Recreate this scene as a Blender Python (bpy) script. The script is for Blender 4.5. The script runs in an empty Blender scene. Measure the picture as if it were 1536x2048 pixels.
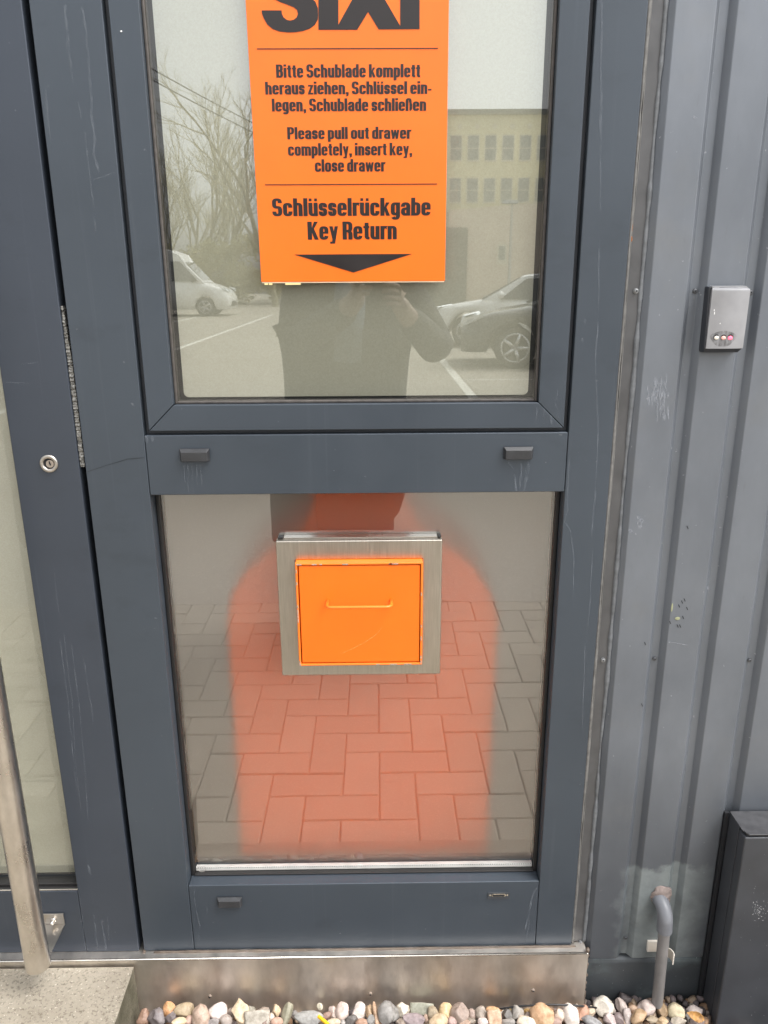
import bpy, bmesh, math, random
from mathutils import Vector, Matrix, noise
random.seed(7)
rad = math.radians
S = bpy.context.scene
COL = S.collection

# ------------------------------------------------------------------ camera, world, sun
D, H, F = 1.19, 1.40, 1540.0                    # metres from facade, metres above paving, focal length in photo pixels
PITCH, ROLL, YAW = rad(16.896), rad(-0.3407), rad(0.5563)
_f = Vector((math.sin(YAW)*math.cos(PITCH), math.cos(YAW)*math.cos(PITCH), -math.sin(PITCH)))
_r0 = Vector((math.cos(YAW), -math.sin(YAW), 0)); _u0 = _r0.cross(_f)
_r = _r0*math.cos(ROLL) + _u0*math.sin(ROLL); _u = _u0*math.cos(ROLL) - _r0*math.sin(ROLL)
cd = bpy.data.cameras.new('camera'); cam = bpy.data.objects.new('camera', cd); COL.objects.link(cam)
cd.sensor_fit = 'VERTICAL'; cd.sensor_height = 36.0; cd.sensor_width = 27.0
cd.lens = F/2048*36.0; cd.clip_start = 0.02; cd.clip_end = 500
cam.matrix_world = Matrix(((_r.x, _u.x, -_f.x, 0), (_r.y, _u.y, -_f.y, -D), (_r.z, _u.z, -_f.z, H), (0, 0, 0, 1)))
S.camera = cam

w = bpy.data.worlds.new('World'); S.world = w; w.use_nodes = True
nt = w.node_tree; nt.nodes.clear()
SUN_EL, SUN_AZ = rad(58), rad(118)
sky = nt.nodes.new('ShaderNodeTexSky'); sky.sky_type = 'NISHITA'; sky.sun_disc = False
sky.sun_elevation = SUN_EL; sky.sun_rotation = SUN_AZ; sky.dust_density = 4.0; sky.air_density = 1.0; sky.ozone_density = 1.0
hs = nt.nodes.new('ShaderNodeHueSaturation'); hs.inputs['Saturation'].default_value = 0.12
bg = nt.nodes.new('ShaderNodeBackground'); bg.inputs['Strength'].default_value = 0.15
ow = nt.nodes.new('ShaderNodeOutputWorld')
nt.links.new(sky.outputs[0], hs.inputs['Color']); nt.links.new(hs.outputs[0], bg.inputs[0]); nt.links.new(bg.outputs[0], ow.inputs[0])
sd = bpy.data.lights.new('sun', 'SUN'); sd.energy = 0.5; sd.angle = rad(25); sd.color = (1, .97, .93)
sun = bpy.data.objects.new('sun', sd); COL.objects.link(sun)
sdir = Vector((math.sin(SUN_AZ)*math.cos(SUN_EL), math.cos(SUN_AZ)*math.cos(SUN_EL), math.sin(SUN_EL)))
sun.rotation_euler = sdir.to_track_quat('Z', 'Y').to_euler(); sun.location = (0, -6, 9)
S.view_settings.view_transform = 'Standard'; S.view_settings.look = 'None'
S.view_settings.gamma = 1; S.view_settings.exposure = 1.45
S.cycles.max_bounces = 14; S.cycles.transparent_max_bounces = 12; S.cycles.transmission_bounces = 12
S.cycles.use_denoising = True

# ------------------------------------------------------------------ helpers
def ray(px, py): return _r*((px-768)/F) - _u*((py-1024)/F) + _f
def W(px, py, Y=0.0):                            # photo pixel -> point at depth Y of the facade
    d = ray(px, py); t = (Y+D)/d.y
    return Vector((d.x*t, d.y*t-D, d.z*t+H))
def wx(px, py, Y=0.0): return W(px, py, Y).x
def wz(px, py, Y=0.0): return W(px, py, Y).z
GY = 0.015
def MIR(px, py, dist):                           # what the upper pane mirrors: dist metres behind the glass
    p = W(px, py, dist); return Vector((p.x, 2*GY-p.y, p.z))

ORI = {}
class B:
    def __init__(s): s.bm = bmesh.new()
    def box(s, x0, x1, y0, y1, z0, z1, mi=0):
        x0, x1 = min(x0, x1), max(x0, x1); y0, y1 = min(y0, y1), max(y0, y1); z0, z1 = min(z0, z1), max(z0, z1)
        v = [s.bm.verts.new(c) for c in ((x0,y0,z0),(x1,y0,z0),(x1,y1,z0),(x0,y1,z0),(x0,y0,z1),(x1,y0,z1),(x1,y1,z1),(x0,y1,z1))]
        for q in ((3,2,1,0),(4,5,6,7),(0,1,5,4),(1,2,6,5),(2,3,7,6),(3,0,4,7)):
            f = s.bm.faces.new([v[i] for i in q]); f.material_index = mi
        return s
    def loft(s, loops, cap=True, mi=0, closed=True):
        L = [[s.bm.verts.new(c) for c in lp] for lp in loops]; n = len(L[0])
        for a, b in zip(L, L[1:]):
            for i in range(n if closed else n-1):
                j = (i+1) % n
                f = s.bm.faces.new((a[i], a[j], b[j], b[i])); f.material_index = mi
        if cap:
            f = s.bm.faces.new(L[0][::-1]); f.material_index = mi
            f = s.bm.faces.new(L[-1]); f.material_index = mi
        return s
    def prism_y(s, pts, y0, y1, mi=0):           # pts (x,z) extruded in y
        return s.loft([[(x, y0, z) for x, z in pts], [(x, y1, z) for x, z in pts]], mi=mi)
    def prism_z(s, pts, z0, z1, mi=0): return s.loft([[(x, y, z0) for x, y in pts], [(x, y, z1) for x, y in pts]], mi=mi)
    def prism_x(s, pts, x0, x1, mi=0): return s.loft([[(x0, y, z) for y, z in pts], [(x1, y, z) for y, z in pts]], mi=mi)
    def tube(s, path, r, n=12, cap=True, mi=0):
        path = [Vector(p) for p in path]; rs = r if isinstance(r, (list, tuple)) else [r]*len(path)
        t0 = (path[1]-path[0]).normalized(); ref = Vector((0,0,1)) if abs(t0.z) < .9 else Vector((1,0,0))
        u = t0.cross(ref).normalized(); loops = []
        for i, p in enumerate(path):
            t = (path[min(i+1, len(path)-1)] - path[max(i-1, 0)]).normalized()
            u = (u - t*u.dot(t)).normalized(); v = t.cross(u)
            loops.append([p + (u*math.cos(a) + v*math.sin(a))*rs[i] for a in (2*math.pi*k/n for k in range(n))])
        return s.loft(loops, cap=cap, mi=mi)
    def ball(s, c, r, sub=2, mi=0):
        r = Vector(r) if not isinstance(r, (int, float)) else Vector((r, r, r))
        g = bmesh.ops.create_icosphere(s.bm, subdivisions=sub, radius=1)
        for v in g['verts']: v.co = Vector(c) + Vector((v.co.x*r.x, v.co.y*r.y, v.co.z*r.z))
        for f in {f for v in g['verts'] for f in v.link_faces}: f.material_index = mi
        return s
    def ribbon(s, pts, wd, Y):                   # flat strip on the facade, pts (x,z)
        n = len(pts); vs = []
        for i, (x, z) in enumerate(pts):
            a = pts[max(i-1, 0)]; b = pts[min(i+1, n-1)]; dx, dz = b[0]-a[0], b[1]-a[1]; l = math.hypot(dx, dz) or 1
            h = (wd[i] if isinstance(wd, (list, tuple)) else wd)/2
            vs.append((s.bm.verts.new((x-dz/l*h, Y, z+dx/l*h)), s.bm.verts.new((x+dz/l*h, Y, z-dx/l*h))))
        for a, b in zip(vs, vs[1:]): s.bm.faces.new((a[0], a[1], b[1], b[0]))
        return s

def empty(name, loc=(0,0,0), rz=0):
    o = bpy.data.objects.new(name, None); COL.objects.link(o); o.location = loc; o.rotation_euler = (0, 0, rz)
    o.empty_display_size = .05; ORI[o.name] = Vector(loc); return o
def tag(o, label=None, cat=None, group=None, kind=None):
    if label: o['label'] = label
    if cat: o['category'] = cat
    if group: o['group'] = group
    if kind: o['kind'] = kind
    return o
def mk(name, b, mats, parent=None, smooth=False, bevel=0, seg=2, base=None, local=False):
    bm = b.bm if isinstance(b, B) else b
    root = parent
    while root is not None and root.parent is not None: root = root.parent
    off = ORI.get(root.name, Vector((0,0,0))) if root is not None else Vector(base or (0,0,0))
    if local: off = Vector((0,0,0))
    if off.length: bmesh.ops.translate(bm, verts=bm.verts, vec=-off)
    bmesh.ops.recalc_face_normals(bm, faces=bm.faces)
    me = bpy.data.meshes.new(name); bm.to_mesh(me); bm.free()
    for m in (mats if isinstance(mats, (list, tuple)) else [mats]): me.materials.append(m)
    o = bpy.data.objects.new(name, me); COL.objects.link(o)
    if parent is not None: o.parent = parent
    else: o.location = off; ORI[o.name] = off
    if smooth:
        for p in me.polygons: p.use_smooth = True
    if bevel:
        md = o.modifiers.new('bevel', 'BEVEL'); md.width = bevel; md.segments = seg; md.limit_method = 'ANGLE'; md.angle_limit = rad(35)
        for p in me.polygons: p.use_smooth = True
        wn = o.modifiers.new('wn', 'WEIGHTED_NORMAL'); wn.keep_sharp = False
    return o
def pieces(o):                                   # one part per loose piece of a mark
    bm = bmesh.new(); bm.from_mesh(o.data); seen, groups = set(), []
    for v in bm.verts:
        if v.index in seen: continue
        st_, g = [v], []
        seen.add(v.index)
        while st_:
            q = st_.pop(); g.append(q.index)
            for e in q.link_edges:
                n_ = e.other_vert(q)
                if n_.index not in seen: seen.add(n_.index); st_.append(n_)
        groups.append(set(g))
    bm.free()
    for g in groups[1:]:
        c = o.copy(); c.data = o.data.copy(); COL.objects.link(c); b2 = bmesh.new(); b2.from_mesh(c.data)
        bmesh.ops.delete(b2, geom=[v for v in b2.verts if v.index not in g], context='VERTS'); b2.to_mesh(c.data); b2.free()
    b2 = bmesh.new(); b2.from_mesh(o.data); bmesh.ops.delete(b2, geom=[v for v in b2.verts if v.index not in groups[0]], context='VERTS'); b2.to_mesh(o.data); b2.free()
def kids(o): return [c for c in bpy.data.objects if c.parent == o]
def copy_tree(o, parent=None):
    c = o.copy(); COL.objects.link(c)
    if parent is not None: c.parent = parent
    for ch in kids(o): copy_tree(ch, c)
    return c

# ------------------------------------------------------------------ materials
def lin(h):
    h = h.lstrip('#'); out = []
    for i in (0, 2, 4):
        c = int(h[i:i+2], 16)/255; out.append(c/12.92 if c <= .04045 else ((c+.055)/1.055)**2.4)
    return tuple(out)
class N:
    def __init__(s, name):
        s.m = bpy.data.materials.new(name); s.m.use_nodes = True; s.t = s.m.node_tree; s.t.nodes.clear()
        s.out = s.t.nodes.new('ShaderNodeOutputMaterial')
    def n(s, typ, **kw):
        nd = s.t.nodes.new('ShaderNode'+typ)
        for k, v in kw.items():
            if k.startswith('i_'):
                key = k[2:]; nd.inputs[int(key) if key.isdigit() else key.replace('_', ' ')].default_value = v
            else: setattr(nd, k, v)
        return nd
    def l(s, a, b): s.t.links.new(a, b)
    def pos(s): return s.n('NewGeometry').outputs['Position']
    def scaled(s, sc, src=None):
        v = s.n('VectorMath', operation='MULTIPLY'); v.inputs[1].default_value = sc; s.l(src or s.pos(), v.inputs[0]); return v.outputs[0]
    def noise(s, vec, scale, detail=4, rough=.55, dist=0):
        t = s.n('TexNoise'); t.inputs['Scale'].default_value = scale; t.inputs['Detail'].default_value = detail
        t.inputs['Roughness'].default_value = rough; t.inputs['Distortion'].default_value = dist; s.l(vec, t.inputs['Vector']); return t.outputs[0]
    def ramp(s, fac, a, b, lo=0., hi=1.):
        r = s.n('MapRange'); r.inputs['From Min'].default_value = a; r.inputs['From Max'].default_value = b
        r.inputs['To Min'].default_value = lo; r.inputs['To Max'].default_value = hi; s.l(fac, r.inputs['Value']); return r.outputs[0]
    def math(s, op, a, b=None):
        m = s.n('Math', operation=op)
        for i, x in enumerate((a, b)):
            if x is None: continue
            if isinstance(x, (int, float)): m.inputs[i].default_value = x
            else: s.l(x, m.inputs[i])
        return m.outputs[0]
    def mix(s, fac, a, b):
        m = s.n('Mix', data_type='RGBA')
        for key, x in ((0, fac), (6, a), (7, b)):
            if isinstance(x, (int, float)): m.inputs[key].default_value = x
            elif isinstance(x, tuple): m.inputs[key].default_value = (*x, 1) if len(x) == 3 else x
            else: s.l(x, m.inputs[key])
        return m.outputs[2]
    def bump(s, h, strength=.2, dist=.002):
        b = s.n('Bump'); b.inputs['Strength'].default_value = strength; b.inputs['Distance'].default_value = dist; s.l(h, b.inputs['Height']); return b.outputs[0]
    def pbr(s, col, rough=.5, metal=0., normal=None, spec=.5, coat=0):
        p = s.n('BsdfPrincipled')
        for k, x in (('Base Color', col), ('Roughness', rough), ('Metallic', metal), ('Specular IOR Level', spec), ('Coat Weight', coat)):
            if isinstance(x, (int, float)): p.inputs[k].default_value = x
            elif isinstance(x, tuple): p.inputs[k].default_value = (*x, 1)
            else: s.l(x, p.inputs[k])
        if normal is not None: s.l(normal, p.inputs['Normal'])
        s.l(p.outputs[0], s.out.inputs[0]); return s.m

def plain(name, col, rough=.5, metal=0., var=.12, scale=30, bump=.0, spec=.5, coat=0):
    k = N(name); n = k.noise(k.pos(), scale, 5)
    c = k.mix(k.ramp(n, .3, .7), tuple(x*(1-var) for x in col), tuple(min(1, x*(1+var)) for x in col))
    r = k.ramp(n, .3, .7, max(.03, rough-.06), rough+.06)
    return k.pbr(c, r, metal, k.bump(n, bump) if bump else None, spec, coat)

def frame_paint(name, col):
    k = N(name); p = k.pos()
    big = k.noise(p, 2.5, 4); fine = k.noise(p, 260, 2)
    c = k.mix(k.ramp(big, .3, .7), tuple(x*.88 for x in col), tuple(x*1.1 for x in col))
    st = k.noise(k.scaled((70, 20, 1.1)), 1.0, 5, .6, .4)                      # vertical run marks of washed-down lime
    st2 = k.noise(p, 3.2, 2)
    fac = k.math('MULTIPLY', k.ramp(st, .60, .78, 0, .32), k.ramp(st2, .42, .62))
    c = k.mix(fac, c, (.12, .138, .16))
    sp = k.noise(p, 95, 2, .5); spm = k.math('MULTIPLY', k.ramp(sp, .71, .76, 0, .55), k.ramp(k.noise(p, 5, 2), .5, .6))
    c = k.mix(spm, c, (.26, .28, .30))
    sm = k.noise(k.scaled((3, 3, 5)), 2.0, 6, .7); c = k.mix(k.ramp(sm, .56, .75, 0, .45), c, tuple(x*.62 for x in col))
    rg = k.ramp(k.noise(p, 12, 4), .3, .7, .34, .5)
    b = k.bump(k.math('ADD', k.math('MULTIPLY', fine, .5), k.noise(p, 9, 2)), .10, .001)
    return k.pbr(c, rg, 0.25, b, .5)
FRAME = frame_paint('grey_blue_frame_paint', (.056, .069, .086))
FRAME2 = frame_paint('door_leaf_paint', (.048, .058, .076))
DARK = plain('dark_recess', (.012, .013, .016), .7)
RUBBER = plain('black_rubber', (.016, .015, .015), .45, spec=.5)
GASK = plain('weathered_gasket', (.075, .066, .06), .5, var=.3, scale=80)
BLACKPL = plain('black_plastic', (.030, .031, .034), .42, var=.25, scale=60)
CABLEM = plain('cable_jacket', (.012, .012, .013), .4)

def cladding_mat():
    k = N('grey_coated_sheet'); p = k.pos()
    big = k.noise(k.scaled((2.0, 2.0, 1.0)), 3.0, 5, .6)
    c = k.mix(k.ramp(big, .3, .7), (.127, .140, .160), (.184, .200, .225))
    warm = k.noise(p, 6, 4, .6); c = k.mix(k.ramp(warm, .55, .8, 0, .25), c, (.20, .19, .165))
    fine = k.noise(k.scaled((40, 40, 8)), 4, 4, .7); c = k.mix(k.ramp(fine, .6, .8, 0, .35), c, (.12, .126, .137))
    sp = k.noise(p, 120, 2); c = k.mix(k.ramp(sp, .72, .76, 0, .5), c, (.42, .43, .44))
    xyz = k.n('SeparateXYZ'); k.l(p, xyz.inputs[0])
    wob = k.math('MULTIPLY', k.math('SUBTRACT', k.noise(p, 22, 4, .6), .5), .07)
    zz = k.math('ADD', xyz.outputs[2], wob); xx = k.math('ADD', xyz.outputs[0], wob)
    low = k.ramp(zz, .62, .22)                                                  # painted falloff towards the ground, where the sheet mirrors less sky
    c = k.mix(k.math('MULTIPLY', low, .62), c, (.055, .060, .068))
    m1 = k.math('MULTIPLY', k.ramp(zz, .338, .326), k.math('MULTIPLY', k.ramp(xx, .452, .492), k.ramp(xx, .640, .575)))
    spray = k.ramp(k.noise(p, 30, 5, .65), .25, .6, .55, 1)
    c = k.mix(k.math('MULTIPLY', m1, k.math('MULTIPLY', spray, .85)), c, (.26, .295, .30))       # touch-up paint sprayed round the pipe
    rg = k.ramp(k.noise(p, 14, 4), .3, .7, .36, .5)
    b = k.bump(k.noise(k.scaled((1, 1, .5)), 16, 3), .16, .003)
    return k.pbr(c, rg, .35, b, .5)
CLAD = cladding_mat()
def plinth_mat():
    k = N('plinth_coated_sheet'); p = k.pos()
    c = k.mix(k.ramp(k.noise(p, 7, 4), .3, .7), (.045, .052, .058), (.075, .083, .09))
    c = k.mix(k.ramp(k.noise(p, 11, 5, .6), .5, .72, 0, .75), c, (.15, .19, .195))
    c = k.mix(k.ramp(k.noise(p, 150, 2), .7, .75, 0, .6), c, (.35, .37, .38))
    return k.pbr(c, .45, .2, k.bump(k.noise(p, 20, 3), .15, .002))
PLINTH = plinth_mat()
def steel(name, col, rough=.3, dirt=(.22, .18, .14), dfac=.3, br=(4, 4, 160), rot=None):
    k = N(name); p = k.pos()
    br_ = k.noise(k.scaled(br), 3, 4, .7)
    c = k.mix(k.ramp(br_, .3, .7), tuple(x*.85 for x in col), tuple(min(1, x*1.12) for x in col))
    c = k.mix(k.ramp(k.noise(k.scaled((1.6, 1, .5)), 7, 5, .65), .4, .75, 0, dfac), c, dirt)
    return k.pbr(c, k.ramp(br_, .3, .7, rough-.07, rough+.08), 1.0, k.bump(br_, .08, .0006))
STEEL = steel('brushed_stainless', (.55, .52, .48), .33, (.30, .25, .2), .35)
TUBEST = steel('handle_stainless', (.66, .62, .57), .30, (.52, .46, .39), .3, (9, 9, 5))
PLATE = steel('kick_plate_stainless', (.78, .73, .67), .46, (.62, .55, .48), .45, (7, 4, 3))
LIP = steel('lip_stainless', (.72, .68, .62), .26, (.4, .35, .3), .2)
SURR = steel('surround_stainless', (.52, .48, .42), .38, (.34, .29, .23), .35, (160, 4, 6))
ALU = plain('bright_aluminium', (.75, .74, .72), .35, .6)

def orange_mat(name, col, rough=.3, scratch=True):
    k = N(name); p = k.pos()
    c = k.mix(k.ramp(k.noise(p, 14, 4), .3, .7), tuple(x*.93 for x in col), col)
    if scratch:
        c = k.mix(k.ramp(k.noise(p, 70, 5, .7), .7, .8, 0, .35), c, (.95, .50, .18))
    return k.pbr(c, rough, 0, k.bump(k.noise(p, 160, 2), .05, .0005))
ORANGE = orange_mat('orange_enamel', (.90, .168, .003), .5)
SIGNOR = orange_mat('orange_sign_print', (.92, .170, .012), .30, False)
RIMOR = orange_mat('orange_collar_enamel', (.93, .21, .02), .35)
BINOR = orange_mat('orange_bin_enamel', (1.0, .14, .008), .6, False)
PRINT = plain('black_print', (.016, .012, .012), .34, var=.1)
PAPERED = plain('pale_panel_edge', (.80, .62, .42), .6)

def glass_mat(name, base, tint):
    k = N(name)
    lw = k.n('LayerWeight', i_Blend=.5)
    f5 = k.math('POWER', lw.outputs['Facing'], 4.0)
    fac = k.math('ADD', k.math('MULTIPLY', f5, 1-base), base)
    wavy = k.bump(k.noise(k.pos(), 2.2, 1), .02, .01)
    tr = k.n('BsdfTransparent'); tr.inputs[0].default_value = (*tint, 1)
    gl = k.n('BsdfGlossy'); gl.inputs['Roughness'].default_value = 0.0; gl.inputs[0].default_value = (.97, .97, .95, 1)
    k.l(wavy, gl.inputs['Normal'])
    mx = k.n('MixShader'); k.l(fac, mx.inputs[0]); k.l(tr.outputs[0], mx.inputs[1]); k.l(gl.outputs[0], mx.inputs[2])
    k.l(mx.outputs[0], k.out.inputs[0]); return k.m
GLASS_U = glass_mat('upper_pane_glass', .07, (.93, .95, .93))
GLASS_L = glass_mat('lower_pane_glass', .17, (.97, .98, .97))
GLASS_C = glass_mat('window_glass', .12, (.25, .27, .28))

def film_mat():
    k = N('frosted_white_film'); p = k.pos()
    g = k.noise(p, 420, 2, .6)
    c = k.mix(k.ramp(g, .3, .7), (.455, .43, .35), (.505, .485, .40))
    d = k.n('BsdfDiffuse'); t = k.n('BsdfTranslucent'); k.l(c, d.inputs[0]); k.l(c, t.inputs[0])
    mx = k.n('MixShader', i_0=.30); k.l(d.outputs[0], mx.inputs[1]); k.l(t.outputs[0], mx.inputs[2])
    gl = k.n('BsdfGlossy'); gl.inputs['Roughness'].default_value = 0.0; m2 = k.n('MixShader', i_0=.27)
    k.l(mx.outputs[0], m2.inputs[1]); k.l(gl.outputs[0], m2.inputs[2]); k.l(m2.outputs[0], k.out.inputs[0]); return k.m
FILM = film_mat()
def satin_mat():
    k = N('satin_glass'); p = k.pos()
    g = k.noise(p, 520, 2, .6)
    d = k.n('BsdfDiffuse'); c = k.mix(k.ramp(g, .35, .65), (.50, .45, .385), (.68, .62, .535)); k.l(c, d.inputs[0])
    rf = k.n('BsdfRefraction'); rf.inputs['IOR'].default_value = 1.30; rf.inputs['Roughness'].default_value = .42; rf.inputs[0].default_value = (.98, .98, .97, 1)
    mx = k.n('MixShader', i_0=.92); k.l(d.outputs[0], mx.inputs[1]); k.l(rf.outputs[0], mx.inputs[2]); k.l(mx.outputs[0], k.out.inputs[0]); return k.m
SATIN = satin_mat()
def stain_mat(name, col, amt, sc=120):
    k = N(name); n = k.noise(k.scaled((1, 1, .35)), sc, 4, .6)
    d = k.n('BsdfDiffuse'); d.inputs[0].default_value = (*col, 1); t = k.n('BsdfTransparent')
    mx = k.n('MixShader'); k.l(k.ramp(n, .35, .65, 0, amt), mx.inputs[0]); k.l(t.outputs[0], mx.inputs[1]); k.l(d.outputs[0], mx.inputs[2])
    k.l(mx.outputs[0], k.out.inputs[0]); return k.m
LIME = stain_mat('lime_run', (.24, .265, .30), .36)
SCUFF = stain_mat('pale_scuff', (.38, .40, .44), .62, 240)
SEAL_B = plain('beige_sealant', (.14, .136, .13), .55, var=.3, scale=90)
SEAL_G = plain('grey_sealant', (.15, .158, .168), .5, var=.3, scale=70)
SEAL_N = plain('brown_sealant', (.13, .10, .078), .55, var=.3, scale=70)
SCRAPE = plain('scraped_metal', (.20, .195, .18), .5, .4, var=.75, scale=260, bump=.6)
LETTERW = plain('white_clip_plastic', (.72, .66, .58), .5)
PVC = plain('grey_pvc', (.185, .175, .17), .5, var=.12, scale=40)
PVC2 = plain('grey_pvc_elbow', (.15, .155, .17), .42, var=.12, scale=40)
PUTTY = plain('brown_putty', (.20, .16, .145), .8, var=.3, scale=70, bump=.5)
CAB = plain('anthracite_powder_coat', (.042, .045, .052), .42, var=.14, scale=14, bump=.03)
CABTOP = plain('cabinet_lid_coat', (.060, .060, .064), .45, var=.25, scale=70)
READER = plain('silver_reader_plastic', (.30, .30, .312), .36, .25, var=.07, scale=45)
READERB = plain('reader_base_plastic', (.030, .033, .040), .4)
WHITEW = plain('white_room_paint', (.75, .71, .64), .8)
def concrete():
    k = N('step_concrete'); p = k.pos()
    c = k.mix(k.ramp(k.noise(p, 9, 5, .6), .3, .7), (.27, .235, .185), (.37, .33, .265))
    c = k.mix(k.ramp(k.noise(p, 170, 4, .75), .52, .64, 0, .75), c, (.12, .10, .075))
    c = k.mix(k.ramp(k.noise(p, 210, 2, .5), .64, .70, 0, .55), c, (.66, .60, .50))
    geo = k.n('NewGeometry'); sx = k.n('SeparateXYZ'); k.l(geo.outputs['Normal'], sx.inputs[0])
    moss = k.math('MULTIPLY', k.ramp(k.noise(p, 16, 5, .65), .3, .65, .55, .95), k.ramp(sx.outputs[0], .3, .6, 0, 1))
    c = k.mix(moss, c, (.065, .06, .036))
    return k.pbr(c, .9, 0, k.bump(k.noise(p, 190, 4, .7), .7, .003), .25)
CONC = concrete()
def pebble_mat():
    k = N('river_pebble'); oi = k.n('ObjectInfo'); p = k.pos()
    rgb = oi.outputs['Color']
    hv = k.n('HueSaturation', i_Value=.62); k.l(rgb, hv.inputs['Color'])
    h2 = k.n('HueSaturation', i_Value=1.25, i_Saturation=.8); k.l(rgb, h2.inputs['Color'])
    c = k.mix(k.ramp(k.noise(p, 95, 6, .65), .3, .7), hv.outputs[0], h2.outputs[0])
    wv = k.noise(k.scaled((1, 1, 2.5)), 150, 4, .7, 1.2)
    c = k.mix(k.ramp(wv, .62, .72, 0, .5), c, (.16, .10, .07))
    return k.pbr(c, k.ramp(wv, .3, .7, .38, .6), 0, k.bump(k.noise(p, 260, 5, .65), .45, .0015), .45)
PEB = pebble_mat()
def bed_mat():
    k = N('gravel_mixed'); g = k.n('NewGeometry'); p = g.outputs['Position']
    r = k.n('ValToRGB'); k.l(g.outputs['Random Per Island'], r.inputs[0]); e = r.color_ramp.elements
    cs = ['6b5a50', '8d8078', 'a8927c', '5a5355', 'b3a99c', '87694f', '7b6f70', 'a27f60']
    e[0].color = (*lin(cs[0]), 1); e[1].color = (*lin(cs[-1]), 1); e[1].position = .95
    for i, c in enumerate(cs[1:-1]): x = e.new((i+1)/8); x.color = (*lin(c), 1)
    r.color_ramp.interpolation = 'CONSTANT'
    c = k.mix(k.ramp(k.noise(p, 120, 5), .3, .7, 0, .5), r.outputs[0], (.1, .08, .065))
    return k.pbr(c, .6, 0, k.bump(k.noise(p, 250, 4), .4, .0015), .4)
BED = bed_mat()
def paver_mat():
    k = N('concrete_paver'); g = k.n('NewGeometry'); p = g.outputs['Position']
    c = k.mix(g.outputs['Random Per Island'], (.33, .29, .23), (.39, .345, .275))
    c = k.mix(k.ramp(k.noise(p, 5, 4), .35, .7, 0, .5), c, (.29, .255, .205))
    c = k.mix(k.ramp(k.noise(p, 170, 3, .7), .54, .66, 0, .8), c, (.70, .65, .57)); c = k.mix(k.ramp(k.noise(p, 210, 3, .7), .56, .68, 0, .6), c, (.16, .14, .11))
    return k.pbr(c, .9, 0, k.bump(k.noise(p, 200, 4), .5, .002), .2)
PAVER = paver_mat()
JOINT = plain('paver_joint_sand', (.19, .17, .138), .95, var=.3, scale=60)
def asphalt():
    k = N('asphalt'); p = k.pos()
    c = k.mix(k.ramp(k.noise(p, .6, 5), .3, .7), (.29, .26, .215), (.34, .31, .26))
    c = k.mix(k.ramp(k.noise(p, 55, 3, .75), .54, .64, 0, .65), c, (.66, .62, .55)); c = k.mix(k.ramp(k.noise(p, 90, 3, .7), .60, .72, 0, .6), c, (.08, .075, .065))
    return k.pbr(c, .9, 0, k.bump(k.noise(p, 70, 4), .6, .01), .25)
ASPH = asphalt()
PAINTW = plain('worn_road_paint', (.62, .60, .54), .8, var=.2, scale=9)
EARTH = plain('earth_ground', (.05, .045, .035), .95)

# ------------------------------------------------------------------ setting: ground
b = B(); v = [b.bm.verts.new(c) for c in ((-150, 150, -.03), (150, 150, -.03), (150, -260, -.03), (-150, -260, -.03))]; b.bm.faces.new(v)
tag(mk('ground', b, EARTH), kind='structure')
b = B(); rag = []
for i in range(241):
    x = -6+.05*i; rag.append((x, -1.945+.022*noise.noise(Vector((x*5, 0, 0)))+.014*noise.noise(Vector((x*17, 3, 0)))))
b.prism_z([(-60, -75), (60, -75), (60, -1.95)] + rag[::-1] + [(-60, -1.95)], -.025, .0016)
tag(mk('parking_lot', b, ASPH), kind='structure')
b = B(); b.box(-6, 6, -1.96, -.40, -.028, -.010)
tag(mk('paving_bed', b, JOINT), kind='structure')
b = B(); U = .1042; X0, Y0 = wx(0, 0)*0 - .1045, -1.745
for c in range(-40, 41):
    for r in range(-8, 16):
        x, y = X0 + c*U, Y0 + r*U; k = (c-r) % 4; g = .0010
        def pv(x0, x1, y0, y1):
            if y0 > -.41 or y1 < -1.99: return
            y1 = min(y1, -.400); y0 = max(y0, -2.05)
            dz = random.uniform(-.0012, .0012); q = .004
            lo = [(x0+g, y0+g), (x1-g, y0+g), (x1-g, y1-g), (x0+g, y1-g)]; cx, cy = (x0+x1)/2, (y0+y1)/2
            hi = [(a-q*(1 if a > cx else -1), e-q*(1 if e > cy else -1)) for a, e in lo]
            b.loft([[(a, e, -.02) for a, e in lo], [(a, e, -.004+dz) for a, e in lo], [(a, e, dz) for a, e in hi]])
        if k == 0: pv(x, x+2*U, y, y+U)
        elif k == 3: pv(x, x+U, y, y+2*U)
tag(mk('paved_path', b, PAVER), kind='structure')
b = B(); b.box(-.47, 3, -.40, -.35, -.02, .012); tag(mk('kerb_edging', b, CONC, bevel=.004), kind='structure')
for xs in (-9.48, -6.82, -4.15, 1.18, 3.85, 6.5):
    b = B(); b.box(xs-.06, xs+.06, -31, -5.0, .001, .004); tag(mk('bay_marking', b, PAINTW), kind='structure')
for ys, x0, x1 in ((-9.82, 1.25, 12), (-12.0, 1.25, 12), (-14.6, 1.25, 12), (-17.3, -14, -4.2), (-21.0, -14, -4.2)):
    b = B(); b.box(x0, x1, ys-.03, ys+.03, .001, .004); tag(mk('bay_marking', b, PAINTW), kind='structure')

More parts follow.
